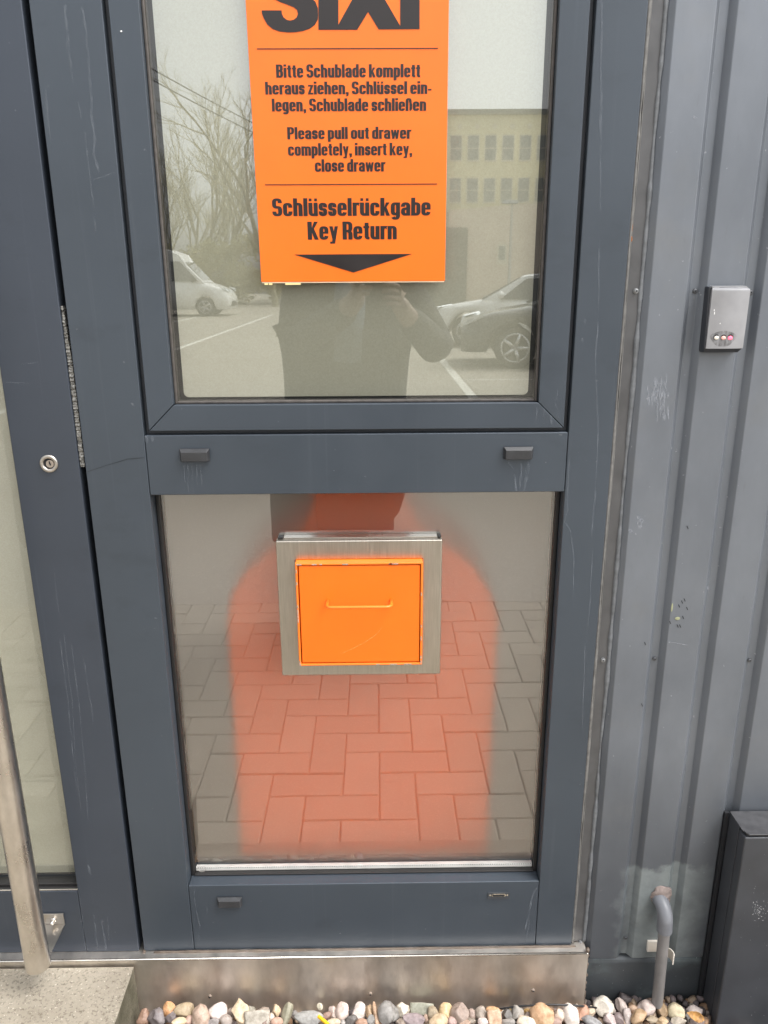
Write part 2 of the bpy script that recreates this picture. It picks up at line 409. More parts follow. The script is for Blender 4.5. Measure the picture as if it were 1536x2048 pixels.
# ------------------------------------------------------------------ fixed glazed panel
XPL, XJL, XJR, XPR = -.4600, -.3625, .3020, .3727            # post outer left, joint left, joint right, post outer right
ZB, ZR, ZT0, ZT1, ZTOP = .1505, .3040, 1.0697, 1.1668, 2.42
SX0, SX1, SZ0 = -.3545, .2940, 1.1735                        # sash outer
OX0, OX1, OZ0 = -.3133, .2526, 1.2138                        # sash opening
panel = tag(empty('glazed_panel', (0, .03, ZB)), 'fixed grey-blue metal frame with frosted pane above and satin pane below', 'glazed panel')
b = B().box(XPL, XJL-.0003, 0, .075, ZB, ZTOP); mk('post', b, FRAME, panel, bevel=.0016)
b = B().box(XJR+.0003, XPR, 0, .075, ZB, ZTOP); mk('post', b, FRAME, panel, bevel=.0016)
b = B().box(XJL+.0003, XJR-.0003, .0004, .07, ZT0, ZT1); mk('transom', b, FRAME, panel, bevel=.0016)
b = B().box(XJL+.0003, XJR-.0003, .0004, .07, ZB, ZR); mk('bottom_rail', b, FRAME, panel, bevel=.0016)
b = B().box(XJL+.0003, XJR-.0003, .0004, .07, ZTOP-.09, ZTOP); mk('head_rail', b, FRAME, panel, bevel=.0016)
SZ1, OZ1 = ZTOP-.097, ZTOP-.14
sash = B(); g = .00025
sash.prism_y([(SX0, SZ0+g*2), (OX0, OZ0+g*2), (OX0, OZ1-g), (SX0, SZ1-g)], .0, .055)
sash.prism_y([(SX1, SZ0+g*2), (SX1, SZ1-g), (OX1, OZ1-g), (OX1, OZ0+g*2)], .0, .055)
sash.prism_y([(SX0+g*2, SZ0), (SX1-g*2, SZ0), (OX1-g*2, OZ0), (OX0+g*2, OZ0)], .0, .055)
sash.prism_y([(SX0+g, SZ1), (OX0+g, OZ1), (OX1-g, OZ1), (SX1-g, SZ1)], .0, .055)
sash_o = mk('sash', sash, FRAME, panel, bevel=.0012)
b = B().box(XJL, XJR, .016, .03, ZT1-.004, ZTOP-.092)      # groove floor round the sash
bb = B(); bb.box(XJL+.0004, SX0+.002, .014, .024, ZT1+.0004, SZ1+.006); bb.box(SX1-.002, XJR-.0004, .014, .024, ZT1+.0004, SZ1+.006); bb.box(SX0+.002, SX1-.002, .014, .024, ZT1+.0004, SZ0+.002)
b.bm.free(); mk('sash_groove', bb, plain('groove_shadow_paint', (.05, .055, .065), .5), panel)
def ring(x0, x1, z0, z1, t, y0, y1):
    b = B(); b.box(x0, x0+t, y0, y1, z0, z1); b.box(x1-t, x1, y0, y1, z0, z1); b.box(x0+t, x1-t, y0, y1, z0, z0+t); b.box(x0+t, x1-t, y0, y1, z1-t, z1); return b
mk('gasket', ring(OX0+.0002, OX1-.0002, OZ0+.0002, OZ1-.0002, .0042, .0105, .03), GASK, sash_o, bevel=.0012)
b = B(); b.box(OX0+.002, OX1-.002, GY, GY+.004, OZ0+.002, OZ1-.002); 
bm = bmesh.new(); vs = [bm.verts.new(c) for c in ((OX0+.001, GY, OZ0+.001), (OX1-.001, GY, OZ0+.001), (OX1-.001, GY, OZ1-.001), (OX0+.001, GY, OZ1-.001))]; bm.faces.new(vs); b.bm.free()
pane_u = mk('glass_pane', bm, GLASS_U, sash_o)
def rounded(x0, x1, z0, z1, r, n=6):
    pts = []
    for cx, cz, a0 in ((x1-r, z0+r, -90), (x1-r, z1-r, 0), (x0+r, z1-r, 90), (x0+r, z0+r, 180)):
        for k in range(n+1): a = rad(a0+90*k/n); pts.append((cx+r*math.cos(a), cz+r*math.sin(a)))
    return pts
FX0, FX1, FZ0 = -.3015, .2402, 1.2225
mk('frosted_film', B().prism_y(rounded(FX0, FX1, FZ0, OZ1-.008, .008), GY+.010, GY+.0108), FILM, sash_o)
mk('edge_seal_or_gap_shade', ring(OX0+.001, OX1-.001, OZ0+.001, OZ1-.001, .022, GY+.0125, GY+.0135), RUBBER, sash_o)
# lower pane
LY = .032
bm = bmesh.new(); vs = [bm.verts.new(c) for c in ((XJL+.001, LY, ZR+.001), (XJR-.001, LY, ZR+.001), (XJR-.001, LY, ZT0-.001), (XJL+.001, LY, ZT0-.001))]; bm.faces.new(vs)
pane_l = mk('glass_pane', bm, GLASS_L, panel)
b = B().box(XJL+.010, XJR-.010, LY+.012, LY+.016, ZR+.012, ZT0-.004)
mk('satin_layer', b, SATIN, pane_l)
gk = B(); gk.box(XJL+.0003, XJL+.0065, LY-.006, LY+.02, ZR, ZT0); gk.box(XJR-.0065, XJR-.0003, LY-.006, LY+.02, ZR, ZT0); gk.box(XJL+.0065, XJR-.0065, LY-.004, LY+.02, ZT0-.0035, ZT0-.0003); gk.box(XJL+.0065, XJR-.0065, LY-.008, LY+.02, ZR+.0003, ZR+.0035)
mk('gasket', gk, RUBBER, pane_l, bevel=.001)
sp = B(); sp.box(XJL+.008, XJR-.008, LY+.002, LY+.010, ZR+.004, ZR+.0125)
mk('spacer_bar', sp, plain('white_spacer', (.86, .83, .80), .5), pane_l, bevel=.0008)
sp = B()
for i in range(150): x = XJL+.012 + i*.0043; sp.box(x, x+.0012, LY+.0012, LY+.0019, ZR+.0106, ZR+.0116)
mk('perforation', sp, DARK, pane_l)
st = B(); cx, cz = XJL+.020, ZR+.0115
st.tube([(cx+.0075*math.cos(a), LY-.0004, cz+.0075*math.sin(a)) for a in (2*math.pi*k/24 for k in range(25))], .0004, 4)
for q in range(3): st.tube([(cx-.004+q*.003, LY-.0004, cz+.0025), (cx-.0025+q*.003, LY-.0004, cz), (cx-.004+q*.003, LY-.0004, cz-.0025)], .0003, 4)
mk('glass_stamp', st, plain('stamp_print', (.5, .47, .44), .6), pane_l)
# dark backing of both glazing slots
# drain caps
def cap(px, py):
    c = W(px, py, 0); hw, hh, d = .0232, .0098, .0085; b = B(); ix, iz = .0030, .0035
    b.loft([[(c.x-hw, -.0003, c.z-hh), (c.x+hw, -.0003, c.z-hh), (c.x+hw, -.0003, c.z+hh), (c.x-hw, -.0003, c.z+hh)],
            [(c.x-hw, -.003, c.z-hh), (c.x+hw, -.003, c.z-hh), (c.x+hw, -.003, c.z+hh), (c.x-hw, -.003, c.z+hh)],
            [(c.x-hw+ix, -d, c.z-hh+.0004), (c.x+hw-ix, -d, c.z-hh+.0004), (c.x+hw-ix, -d, c.z+hh-iz*1.4), (c.x-hw+ix, -d, c.z+hh-iz*1.4)]])
    return mk('drain_cap', b, BLACKPL, panel, bevel=.0005)
cap(390, 909); cap(1036, 905); cap(460, 1801)
c = W(997, 1791, 0); b = B(); b.prism_y(rounded(c.x-.021, c.x+.021, c.z-.0075, c.z+.0075, .002), -.0010, .0004)
slot = mk('drain_slot', b, plain('cap_seat_dirt', (.045, .05, .058), .6), panel); slot['label'] = 'open drain slot without its cap'
b = B(); b.prism_y(rounded(c.x-.0135, c.x+.0135, c.z-.001, c.z+.0045, .0026), -.0018, -.0009)
for q in (-1, 1): b.ball((c.x+q*.0165, -.0013, c.z+.0018), (.002, .0008, .002), 1)
mk('slot_opening', b, plain('slot_rim', (.32, .27, .2), .5, .3, var=.5, scale=200), slot)
b = B(); b.prism_y(rounded(c.x-.0115, c.x+.0115, c.z-.0001, c.z+.0036, .0018), -.0024, -.0017); mk('slot_hole', b, DARK, slot)
# lime runs on the frame
def run(b, pts, wd, Y=-.0005):
    q = [W(x, y, 0) for x, y in pts]; out = []
    for a, e in zip(q, q[1:]):
        for t in (0, .33, .66): p = a.lerp(e, t); out.append((p.x + random.uniform(-.0007, .0007), p.z))
    out.append((q[-1].x, q[-1].z)); n = len(out)
    b.ribbon(out, [wd*random.uniform(.5, 1.3)*(1 if i < n-1 else .3) for i in range(n)], Y)
b = B()
for x0, x1, y1 in ((368, 371, 965), (375, 377, 985), (384, 385, 962), (393, 394, 970), (401, 404, 972)): run(b, [(x0, 930), (x0+1, 945), (x1, y1)], .0016)
run(b, [(1015, 924), (1027, 937), (1032, 975), (1033, 982)], .003); run(b, [(1042, 925), (1042, 950), (1039, 980)], .0028); run(b, [(1056, 922), (1055, 945), (1050, 965), (1047, 984)], .005); 
run(b, [(1088, 815), (1087, 850)], .003); run(b, [(1101, 830), (1104, 850)], .003); run(b, [(1073, 815), (1072, 845)], .002); run(b, [(1115, 780), (1112, 810), (1117, 835)], .002)
run(b, [(292, 872), (296, 888)], .007); run(b, [(304, 872), (305, 884)], .004)
run(b, [(1072, 1775), (1062, 1800), (1058, 1830), (1050, 1860)], .0035); run(b, [(1060, 1840), (1053, 1870), (1052, 1888)], .002)
run(b, [(388, 1780), (392, 1820), (400, 1850), (398, 1880)], .002); run(b, [(415, 1815), (414, 1830)], .0025)
run(b, [(1203, 0), (1203, 100), (1201, 250), (1201, 420)], .003); run(b, [(1199, 480), (1196, 640), (1190, 720), (1197, 860), (1189, 1000), (1182, 1080)], .0022)
run(b, [(1138, 920), (1135, 980), (1135, 1020), (1129, 1045), (1141, 1060), (1148, 1120), (1147, 1220)], .002)
run(b, [(1185, 1100), (1180, 1200), (1170, 1300), (1165, 1450)], .0018)
run(b, [(130, 10), (134, 60), (138, 110), (146, 165)], .0035); run(b, [(165, 15), (172, 60), (180, 150), (184, 230), (190, 280), (188, 310), (198, 345)], .0035); run(b, [(157, 205), (163, 236)], .003); run(b, [(170, 265), (174, 310), (182, 360), (186, 400), (192, 470)], .003); run(b, [(92, 180), (96, 240), (105, 300)], .003)
run(b, [(186, 360), (229, 345)], .0012)
for q in ((1155, 640), (1170, 643), (1164, 680)): run(b, [(q[0], q[1]-4), (q[0], q[1]+5)], .005)
pieces(mk('lime_run_stain', b, LIME, panel))
b = B(); run(b, [(175, 943), (215, 930), (255, 918), (289, 915)], .0011); mk('hairline_scratch', b, plain('scratch_dark', (.02, .024, .03), .6), panel)
b = B(); c = W(242.7, 63, 0); b.ball((c.x, -.0006, c.z), (.0016, .0006, .0011), 1); mk('paint_fleck', b, plain('white_fleck', (.9, .9, .9), .5), panel)
# rebate behind the door gap and the scraped strike strip
b = B().box(-.4790, XPL-.0002, .028, .055, ZB, ZTOP); mk('door_rebate', b, DARK, panel)
b = B(); p0, p1 = W(124.5, 612, .004), W(168, 934, .004); L = []
n = 120
for i in range(n+1):
    t = i/n; z = p0.z + (p1.z-p0.z)*t; wv = .0026 + .0040*min(1, t*3) + random.uniform(-.0007, .0007)
    y = .004 + random.uniform(-.0012, .0012); L.append([(-.4688, y, z), (-.4688+wv, y+random.uniform(-.001, .001), z), (-.4688+wv, .022, z), (-.4688, .022, z)])
b.loft(L); mk('strike_strip', b, SCRAPE, panel)
b = B(); b.box(XPL-.002, XPL+.003, -.004, .010, .1440, .1525); mk('gap_sealant', b, SEAL_N, panel, bevel=.001)
# inner fittings seen through the satin pane
b = B().box(XJL-.02, XJR+.02, .056, .080, ZR-.04, ZR-.005); mk('inner_sill', b, plain('white_sill', (.8, .79, .76), .6), panel)

# ------------------------------------------------------------------ glass door on the left
door = tag(empty('glass_door', (-1.0, .03, ZB)), 'dark grey-blue metal door leaf with frosted glass, round lock and long steel pull handle', 'door')
DSX0, DSX1 = -.5715, -.4697
b = B().box(DSX0, DSX1, 0, .06, ZB-.0005, ZTOP); mk('stile', b, FRAME2, door, bevel=.0018)
b = B().box(-1.50, -1.40, 0, .06, ZB-.0005, ZTOP); mk('stile', b, FRAME2, door, bevel=.0018)
b = B().box(-1.40, DSX0-.0004, .0006, .06, ZB-.0005, .2955); mk('bottom_rail', b, FRAME2, door, bevel=.0018)
b = B().box(-1.40, DSX0-.0004, .0006, .06, ZTOP-.1, ZTOP); mk('top_rail', b, FRAME2, door, bevel=.0018)
bm = bmesh.new(); vs = [bm.verts.new(c) for c in ((-1.40, .022, .296), (DSX0-.001, .022, .296), (DSX0-.001, .022, ZTOP-.1), (-1.40, .022, ZTOP-.1))]; bm.faces.new(vs)
pd = mk('glass_pane', bm, GLASS_U, door)
mk('frosted_film', B().prism_y(rounded(-1.39, DSX0-.0012, .309, ZTOP-.11, .003), .034, .035), FILM, pd)
gk = B(); gk.box(-1.40, DSX0-.0006, .010, .03, .2958, .3045); gk.box(-1.40, DSX0-.0006, .004, .010, .2958, .2995); mk('gasket', gk, RUBBER, pd, bevel=.001)
gk = B(); gk.box(-1.40, DSX0-.0006, .0015, .004, .2962, .2985); mk('glazing_bead', gk, LIP, pd, bevel=.0006)
c = W(98.5, 927, 0); b = B(); LR = .0142
prof = [(LR, 0), (LR, -.002), (LR-.0012, -.0032), (.0092, -.0030), (.0086, -.0015), (.0086, .003)]
b.loft([[(c.x+r*math.cos(a), y, c.z+r*math.sin(a)) for a in (2*math.pi*k/40 for k in range(40))] for r, y in prof], cap=False)
lk = mk('lock_rosette', b, STEEL, door, smooth=True)
b = B(); b.prism_y([(c.x+.0085*math.cos(2*math.pi*k/32), c.z+.0085*math.sin(2*math.pi*k/32)) for k in range(32)], -.0004, .003); mk('rosette_well', b, DARK, lk)
b = B(); b.prism_y([(c.x+.0014+.0062*math.cos(2*math.pi*k/32), c.z-.0004+.0062*math.sin(2*math.pi*k/32)) for k in range(32)], -.0016, .0005); mk('lock_cylinder', b, plain('cylinder_face', (.42, .36, .31), .4, .7), lk, bevel=.0004)
b = B(); b.box(c.x+.0004, c.x+.0022, -.0022, -.0014, c.z-.0008, c.z+.0040); b.box(c.x+.0012, c.x+.0032, -.0022, -.0014, c.z-.0028, c.z+.0004); mk('keyhole', b, DARK, lk)
hx, hy, hr = -.6215, -.085, .0215
b = B(); b.tube([(hx, hy, .2100), (hx, hy, .2108), (hx, hy, 1.9)], [hr-.0006, hr, hr], 40); ph = mk('pull_handle', b, TUBEST, door, bevel=.0008)
for zb, sg in ((.2215, 1), (1.80, 1)):
    b = B(); b.box(-.6455, -.6040, -.0035, -.0004, zb-.003, zb+.0245); 
    b.prism_z([(-.6455, -.0036), (-.6040, -.0036), (-.6040, -.010), (hx+.017, hy+.012), (hx-.008, hy+.012), (-.640, -.03)], zb-.003, zb)
    br = mk('bracket', b, STEEL, ph, bevel=.0006)
    b = B(); b.ball((-.6235, -.0085, zb+.0105), (.0042, .0070, .0042), 2); b.tube([(-.6235, -.0036, zb+.0105), (-.6235, -.0055, zb+.0105)], .0056, 6); mk('cap_nut', b, LIP, ph, smooth=True)
b = B()
for pts, wd in (([(108, 1130), (112, 1180), (118, 1230)], .001), ([(120, 1280), (127, 1330), (136, 1400), (145, 1500), (155, 1590)], .0013), ([(129, 1270), (136, 1330), (146, 1420), (150, 1520), (162, 1620)], .0013), ([(143, 1285), (148, 1330), (158, 1400), (167, 1500), (176, 1640)], .0012), ([(163, 1300), (170, 1330), (178, 1380), (184, 1420), (188, 1450)], .0015), ([(158, 1780), (165, 1840), (172, 1898)], .002), ([(188, 1830), (192, 1870), (196, 1900)], .003), ([(203, 1840), (208, 1870), (213, 1902)], .003), ([(215, 1835), (218, 1880)], .002), ([(10, 765), (50, 766), (60, 768)], .0012), ([(40, 728), (80, 725)], .0010), ([(176, 1730), (182, 1750)], .0045)): run(b, pts, wd)
pieces(mk('lime_run_stain', b, LIME, door))

# ------------------------------------------------------------------ key return sign (writing)
def inside(p, poly):
    x, y = p; c = False; n = len(poly)
    for i in range(n):
        x1, y1 = poly[i]; x2, y2 = poly[(i+1) % n]
        if (y1 > y) != (y2 > y) and x < (x2-x1)*(y-y1)/(y2-y1)+x1: c = not c
    return c
def area(p): return .5*sum(p[i][0]*p[(i+1) % len(p)][1]-p[(i+1) % len(p)][0]*p[i][1] for i in range(len(p)))
def fill(name, cs, Y, mat, parent, thick=.0003): return fill_layers(name, [(cs, Y)], mat, parent, thick)
def fill_layers(name, layers, mat, parent, thick=.0003):
    bm = bmesh.new()
    for cs, Y in layers: _fill(bm, name, cs, Y, thick)
    return mk(name, bm, mat, parent)
def _fill(bm, name, cs, Y, thick):
    outs = [i for i, c in enumerate(cs) if sum(inside(c[0], o) for j, o in enumerate(cs) if j != i) % 2 == 0]
    groups = {i: [cs[i]] for i in outs}
    for j, c in enumerate(cs):
        if j in groups: continue
        for i in outs:
            if inside(c[0], cs[i]): groups[i].append(c); break
    n0 = len(bm.verts)
    for i, gr in groups.items():                  # every letter is filled on its own, then joined into one print layer
        cu = bpy.data.curves.new(name, 'CURVE'); cu.dimensions = '2D'; cu.fill_mode = 'BOTH'; cu.extrude = thick
        for c in gr:
            sp_ = cu.splines.new('POLY'); sp_.points.add(len(c)-1); sp_.use_cyclic_u = True
            for p, q in zip(sp_.points, c): p.co = (q[0], q[1], 0, 1)
        o = bpy.data.objects.new(name, cu); COL.objects.link(o)
        me = bpy.data.meshes.new_from_object(o.evaluated_get(bpy.context.evaluated_depsgraph_get()))
        bpy.data.objects.remove(o); bpy.data.curves.remove(cu); bm.from_mesh(me); bpy.data.meshes.remove(me)
    bm.verts.ensure_lookup_table()
    for v in bm.verts[n0:]: x, y, z = v.co; v.co = (x, Y-z, y)
SY = .0090                                        # sign face
SGX0, SGX1, SGZ0 = wx(522.5, 564, SY), wx(890, 561, SY), wz(706, 563, SY)
SGX0b = wx(490, 0, SY)
sign = tag(empty('key_return_sign', ((SGX0+SGX1)/2, SY, SGZ0)), 'orange key return sign with black lettering and arrow stuck on the upper frosted pane', 'sign')
SGZ1 = wz(690, -150, SY)
b = B().prism_y([(SGX0, SGZ0), (SGX1, SGZ0), (SGX1-.001, SGZ1), (SGX0-.003, SGZ1)], SY, GY-.0008)
mk('panel', b, SIGNOR, sign, bevel=.0008)
b = B(); b.box(SGX0+.001, SGX1-.001, SY+.0008, GY-.0012, SGZ0-.0016, SGZ0-.0002); mk('panel_edge', b, PAPERED, sign)
b = B(); 
for xa, xb in ((527, 534), (536, 543), (569, 600)): b.box(wx(xa, 566), wx(xb, 566), SY+.001, SY+.003, SGZ0-.0042, SGZ0-.0014)
mk('torn_edge', b, plain('torn_card', (.85, .72, .35), .7), sign)
XH, SW, HB, DE = .745, .218, .140, -.225           # x-height, stem, bar, descender (capital height = 1)
def rct(x0, x1, y0, y1): return [[(x0, y0), (x1, y0), (x1, y1), (x0, y1)]]
def bowl(x0, x1, y0, y1, keep=lambda x, y: True, w=None, h=None):
    w = w or SW; h = h or HB; n = 10; cy0, cy1 = min(.25, (y1-y0)*.5), min(.25, (y1-y0)*.5); rx = (x1-x0)/2; irx = rx-w; iry = max(.03, cy0-h); cx = (x0+x1)/2
    out, inn = [], []
    def corner(sx, sy, t0):
        for k in range(n+1):
            t = rad(t0+90*k/n); c, q = math.cos(t), math.sin(t); e = .78
            c2 = math.copysign(abs(c)**e, c); q2 = math.copysign(abs(q)**e, q)
            by = y1-cy1 if sy > 0 else y0+cy0
            out.append((cx+rx*c2, by+cy0*q2)); inn.append((cx+irx*c2, by+iry*q2))
    def straight(sx, ya, yb):
        for k in range(1, 12): y = ya+(yb-ya)*k/12; out.append((cx+sx*rx, y)); inn.append((cx+sx*irx, y))
    corner(1, 1, 0); corner(-1, 1, 90); straight(-1, y1-cy1, y0+cy0); corner(-1, -1, 180); corner(1, -1, 270); straight(1, y0+cy0, y1-cy1)
    res = []; m = len(out)
    for i in range(m):
        j = (i+1) % m; mx, my = (out[i][0]+out[j][0]+inn[i][0]+inn[j][0])/4, (out[i][1]+out[j][1])/2
        if keep(mx-cx, my): res.append([out[i], out[j], inn[j], inn[i]])
    return res
def diag(x0, y0, x1, y1, w): return [[(x0, y0), (x0+w, y0), (x1+w, y1), (x1, y1)]]
def glyph(ch):
    W_, X = .50, XH; mid = .36
    if ch == ' ': return [], .20
    if ch == 'o': return bowl(0, W_, 0, X), W_
    if ch == 'c': return bowl(0, W_, 0, X, lambda x, y: not (x > 0 and .27 < y < .475)), W_
    if ch == 'e': return bowl(0, W_, 0, X, lambda x, y: not (x > 0 and .215 < y < .335)) + rct(SW*.8, W_-.005, .335, .43), W_
    if ch == 'a': return bowl(0, W_, X-.5, X, lambda x, y: y > X-.25 or (x < 0 and y > X-.27)) + rct(W_-SW, W_, 0, X-.2) + bowl(0, W_+.02, 0, .455, lambda x, y: x < .02 or y < .1), W_
    if ch == 'b': return rct(0, SW, 0, 1) + bowl(0, W_, 0, X), W_
    if ch == 'd': return rct(W_-SW, W_, 0, 1) + bowl(0, W_, 0, X), W_
    if ch == 'p': return rct(0, SW, DE, X) + bowl(0, W_, 0, X), W_
    if ch == 'g': return bowl(0, W_, .02, X) + rct(W_-SW, W_, DE+.2, X) + bowl(0, W_, DE, DE+.5, lambda x, y: y < DE+.13 or (x > 0 and y < DE+.26)), W_
    if ch in 'hn': return rct(0, SW, 0, 1 if ch == 'h' else X) + bowl(0, W_, X-.5, X, lambda x, y: y > X-.25) + rct(W_-SW, W_, 0, X-.24), W_
    if ch == 'm':
        d = W_-SW+.0; f = lambda x, y: y > X-.25
        return rct(0, SW, 0, X) + bowl(0, W_, X-.5, X, f) + rct(d, d+SW, 0, X-.24) + bowl(d, d+W_, X-.5, X, f) + rct(2*d, 2*d+SW, 0, X-.24), 2*d+SW
    if ch in 'uü':
        q = rct(W_-SW, W_, 0, X) + bowl(0, W_, 0, .5, lambda x, y: y < .25) + rct(0, SW, .24, X)
        return (q + rct(.03, .03+.15, X+.085, .985) + rct(W_-.18, W_-.03, X+.085, .985) if ch == 'ü' else q), W_
    if ch == 'r': return rct(0, SW, 0, X) + bowl(.0, .52, X-.5, X, lambda x, y: y > X-.25 and x < .09) + rct(.30, .345, X-.185, X-.004), .345
    if ch in 'sS':
        w_, T = (.455, X) if ch == 's' else (.53, 1.0); m = T/2; hh = HB*1.05
        up = bowl(0, w_, m-hh/2, T, lambda x, y: (y > m+.1 and x < 0) or y > T-.17 and x >= 0 or (x <= 0 and y <= m+.1) or (x > 0 and y > T-.27))
        lo = bowl(0, w_, 0, m+hh/2, lambda x, y: (y < m-.1 and x > 0) or (y < .17 and x <= 0) or (x >= 0 and y >= m-.1) or (x < 0 and y < .27))
        return up + lo, w_
    if ch == 't': return rct(.07, .07+SW, .10, .93) + rct(0, .33, X-.12, X) + bowl(.07, .50, 0, .4, lambda x, y: y < .2 and x < .03) + rct(.24, .335, 0, HB), .335
    if ch == 'i': return rct(0, SW, 0, X) + rct(0, SW, X+.095, 1), SW
    if ch == 'l': return rct(0, SW, 0, 1), SW
    if ch == 'k': return rct(0, SW, 0, 1) + [[(SW-.01, .28), (SW-.01, .46), (.30, X), (.50, X)], [(.185, .42), (.30, .56), (.52, 0), (.315, 0)]], .51
    if ch == 'K': return rct(0, SW+.02, 0, 1) + [[(SW, .36), (SW, .60), (.36, 1), (.575, 1)], [(.19, .52), (.32, .70), (.60, 0), (.375, 0)]], .59
    if ch == 'y': return [[(0, X), (.185, X), (.335, .0), (.165, .0)], [(.475, X), (.295, X), (.115, DE), (.30, DE)]] + rct(.03, .25, DE, DE+.115), .475
    if ch == 'w': return [[(0, X), (.175, X), (.28, 0), (.11, 0)], [(.27, X), (.40, X), (.28, 0), (.13, 0)], [(.27, X), (.40, X), (.54, 0), (.39, 0)], [(.495, X), (.67, X), (.56, 0), (.39, 0)]], .67
    if ch == 'z': return rct(.01, .40, X-.13, X) + rct(0, .405, 0, .13) + [[(0, .12), (.19, .12), (.40, X-.12), (.21, X-.12)]], .405
    if ch == ',': return rct(0, SW, 0, .17) + [[(.06, .01), (SW, .01), (SW-.02, -.12), (.02, -.175)]], SW
    if ch == '-': return rct(0, .27, .27, .40), .27
    if ch == 'ß': return rct(0, SW, 0, .78) + bowl(0, .475, .45, 1.0, lambda x, y: y > .73 or (x > 0 and y > .62)) + bowl(.03, .52, 0, .68, lambda x, y: x > .03), .52
    if ch in 'BPR':
        w_ = .54; q = rct(0, SW+.01, 0, 1) + rct(0, w_/2+.02, 1-HB, 1)
        if ch == 'B': q += rct(0, w_/2, .46, .46+HB*.9) + rct(0, w_/2+.02, 0, HB) + bowl(-.02, w_-.01, .46, 1, lambda x, y: x > 0) + bowl(-.02, w_, 0, .575, lambda x, y: x > 0)
        else: q += rct(0, w_/2, .40, .40+HB*.95) + bowl(-.02, w_, .40, 1, lambda x, y: x > 0)
        if ch == 'R': q += bowl(-.02, w_, .0, .52, lambda x, y: x > .05 and y > .26) + rct(w_-SW-.005, w_, 0, .30)
        return q, w_
    return rct(0, .3, 0, .5), .3
def line(name, text, xl, xr, ybase, ytop):
    polys, x = [], 0
    for ch in text:
        q, adv = glyph(ch); polys += [[(px+x, py) for px, py in p] for p in q]; x += adv+(.050 if ch != ' ' else .0)
    x1 = max(p[0] for q in polys for p in q)
    ym = (ybase+ytop)/2; A, E = W(xl, ym, SY), W(xr, ym, SY); zb, zt = W((xl+xr)/2, ybase, SY).z, W((xl+xr)/2, ytop, SY).z
    sx, sz = (E.x-A.x)/x1, zt-zb; bm = bmesh.new()
    for i, q in enumerate(polys):
        Y = SY-.0003-.000004*(i % 60)
        bm.faces.new([bm.verts.new((A.x+px*sx, Y, zb+py*sz)) for px, py in q])
    o = mk(name, bm, PRINT, sign); return o
for t in (("Bitte Schublade komplett", 552.2, 840.6, 155, 128.5), ("heraus ziehen, Schlüssel ein-", 530.4, 863, 188.6, 163), ("legen, Schublade schließen", 543.8, 852.4, 222.4, 196.8),
          ("Please pull out drawer", 574.6, 823.8, 278.0, 253.8), ("completely, insert key,", 576, 824.4, 311, 286), ("close drawer", 629.8, 772, 343.4, 318.2)):
    line('instruction_text', *t)
line('heading_text', "Schlüsselrückgabe", 544.4, 861.3, 431.8, 396)
line('heading_text', "Key Return", 615.2, 793.6, 479, 443)
for y, xa, xb in ((97.3, 514, 876), (368.8, 530, 874)):
    A, E = W(xa, y+.9, SY), W(xb, y-.9, SY); b = B(); b.box(A.x, E.x, SY-.0006, SY-.0001, (A.z+E.z)/2-.00055, (A.z+E.z)/2+.00055); mk('divider_line', b, PRINT, sign)
A, E, G = W(589, 509, SY), W(824, 508, SY), W(707, 545, SY); zt = (A.z+E.z)/2
mk('arrow', B().prism_y([(A.x, zt), (G.x, G.z), (E.x, zt)], SY-.0006, SY-.0001), PRINT, sign)
# logo, built from crop coordinates
def lg(u, v): p = W(480+u/3.572, v/3.572, SY); return (p.x, p.z)
S_c = [(155,75),(297,75),(300,100),(312,125),(335,143),(358,148),(385,141),(405,125),(415,100),(408,72),(385,52),(345,36),(290,16),(235,-12),(195,-40),(170,-70),(160,-110),(165,-160),(185,-205),(225,-245),(275,-270),(345,-282),(415,-272),(470,-248),(510,-210),(532,-165),(540,-120),(400,-120),(393,-150),(375,-175),(345,-186),(318,-180),(300,-162),(296,-138),(308,-112),(335,-95),(390,-76),(455,-50),(505,-20),(540,15),(556,60),(558,105),(556,140),(535,178),(498,205),(450,222),(400,230),(345,232),(285,226),(235,208),(195,175),(170,130),(158,100)]
fill('logo', [[lg(*p) for p in S_c], [lg(*p) for p in ((561,213),(837,213),(915,85),(991,210),(1283,208),(1283,-150),(1340,-150),(1340,-265),(950,-265),(915,-190),(880,-265),(561,-265))],
     [lg(*p) for p in ((703,177),(800,2),(825,-50),(703,-262))][::-1], [lg(*p) for p in ((1145,187),(1145,-150),(1000,-150),(1000,-50),(1032,-8))][::-1]], SY-.0003, PRINT, sign)

# ------------------------------------------------------------------ key drawer
dr = tag(empty('key_return_box', (-.03, .02, .74)), 'orange key drawer with wire pull in a brushed steel surround through the lower pane', 'key drawer')
FY = .004
x0, x1 = wx(551, 1080, FY), wx(885, 1078, FY); zt, zb_ = wz(717, 1081, FY), wz(717, 1350, FY); xb0, xb1 = wx(562, 1352, FY), wx(882, 1349, FY)
RY = -.013
rx0, rx1 = wx(590, 1135, RY), wx(846, 1135, RY); rz1, rz0 = wz(717, 1126, RY), wz(717, 1331, RY)
b = B()
o4 = [(x0, zb_), (x1, zb_), (x1, zt), (x0, zt)]; i4 = [(rx0, rz0), (rx1, rz0), (rx1, rz1), (rx0, rz1)]
b.loft([[(x, .05, z) for x, z in o4], [(x, FY, z) for x, z in o4], [(x, FY, z) for x, z in i4], [(x, .05, z) for x, z in i4]], cap=False)
sur = mk('surround', b, SURR, dr, bevel=.0022)
b = B(); b.box(x0+.012, x1-.008, FY+.012, LY-.001, zt+.0004, zt+.0016); mk('top_strip', b, LIP, dr)
b = B(); b.box(x0+.002, x0+.011, FY+.010, LY-.002, zt+.0003, zt+.003); b.box(x1-.007, x1-.001, FY+.010, LY-.002, zt+.0003, zt+.003); pieces(mk('corner_seal', b, RUBBER, dr, bevel=.001))
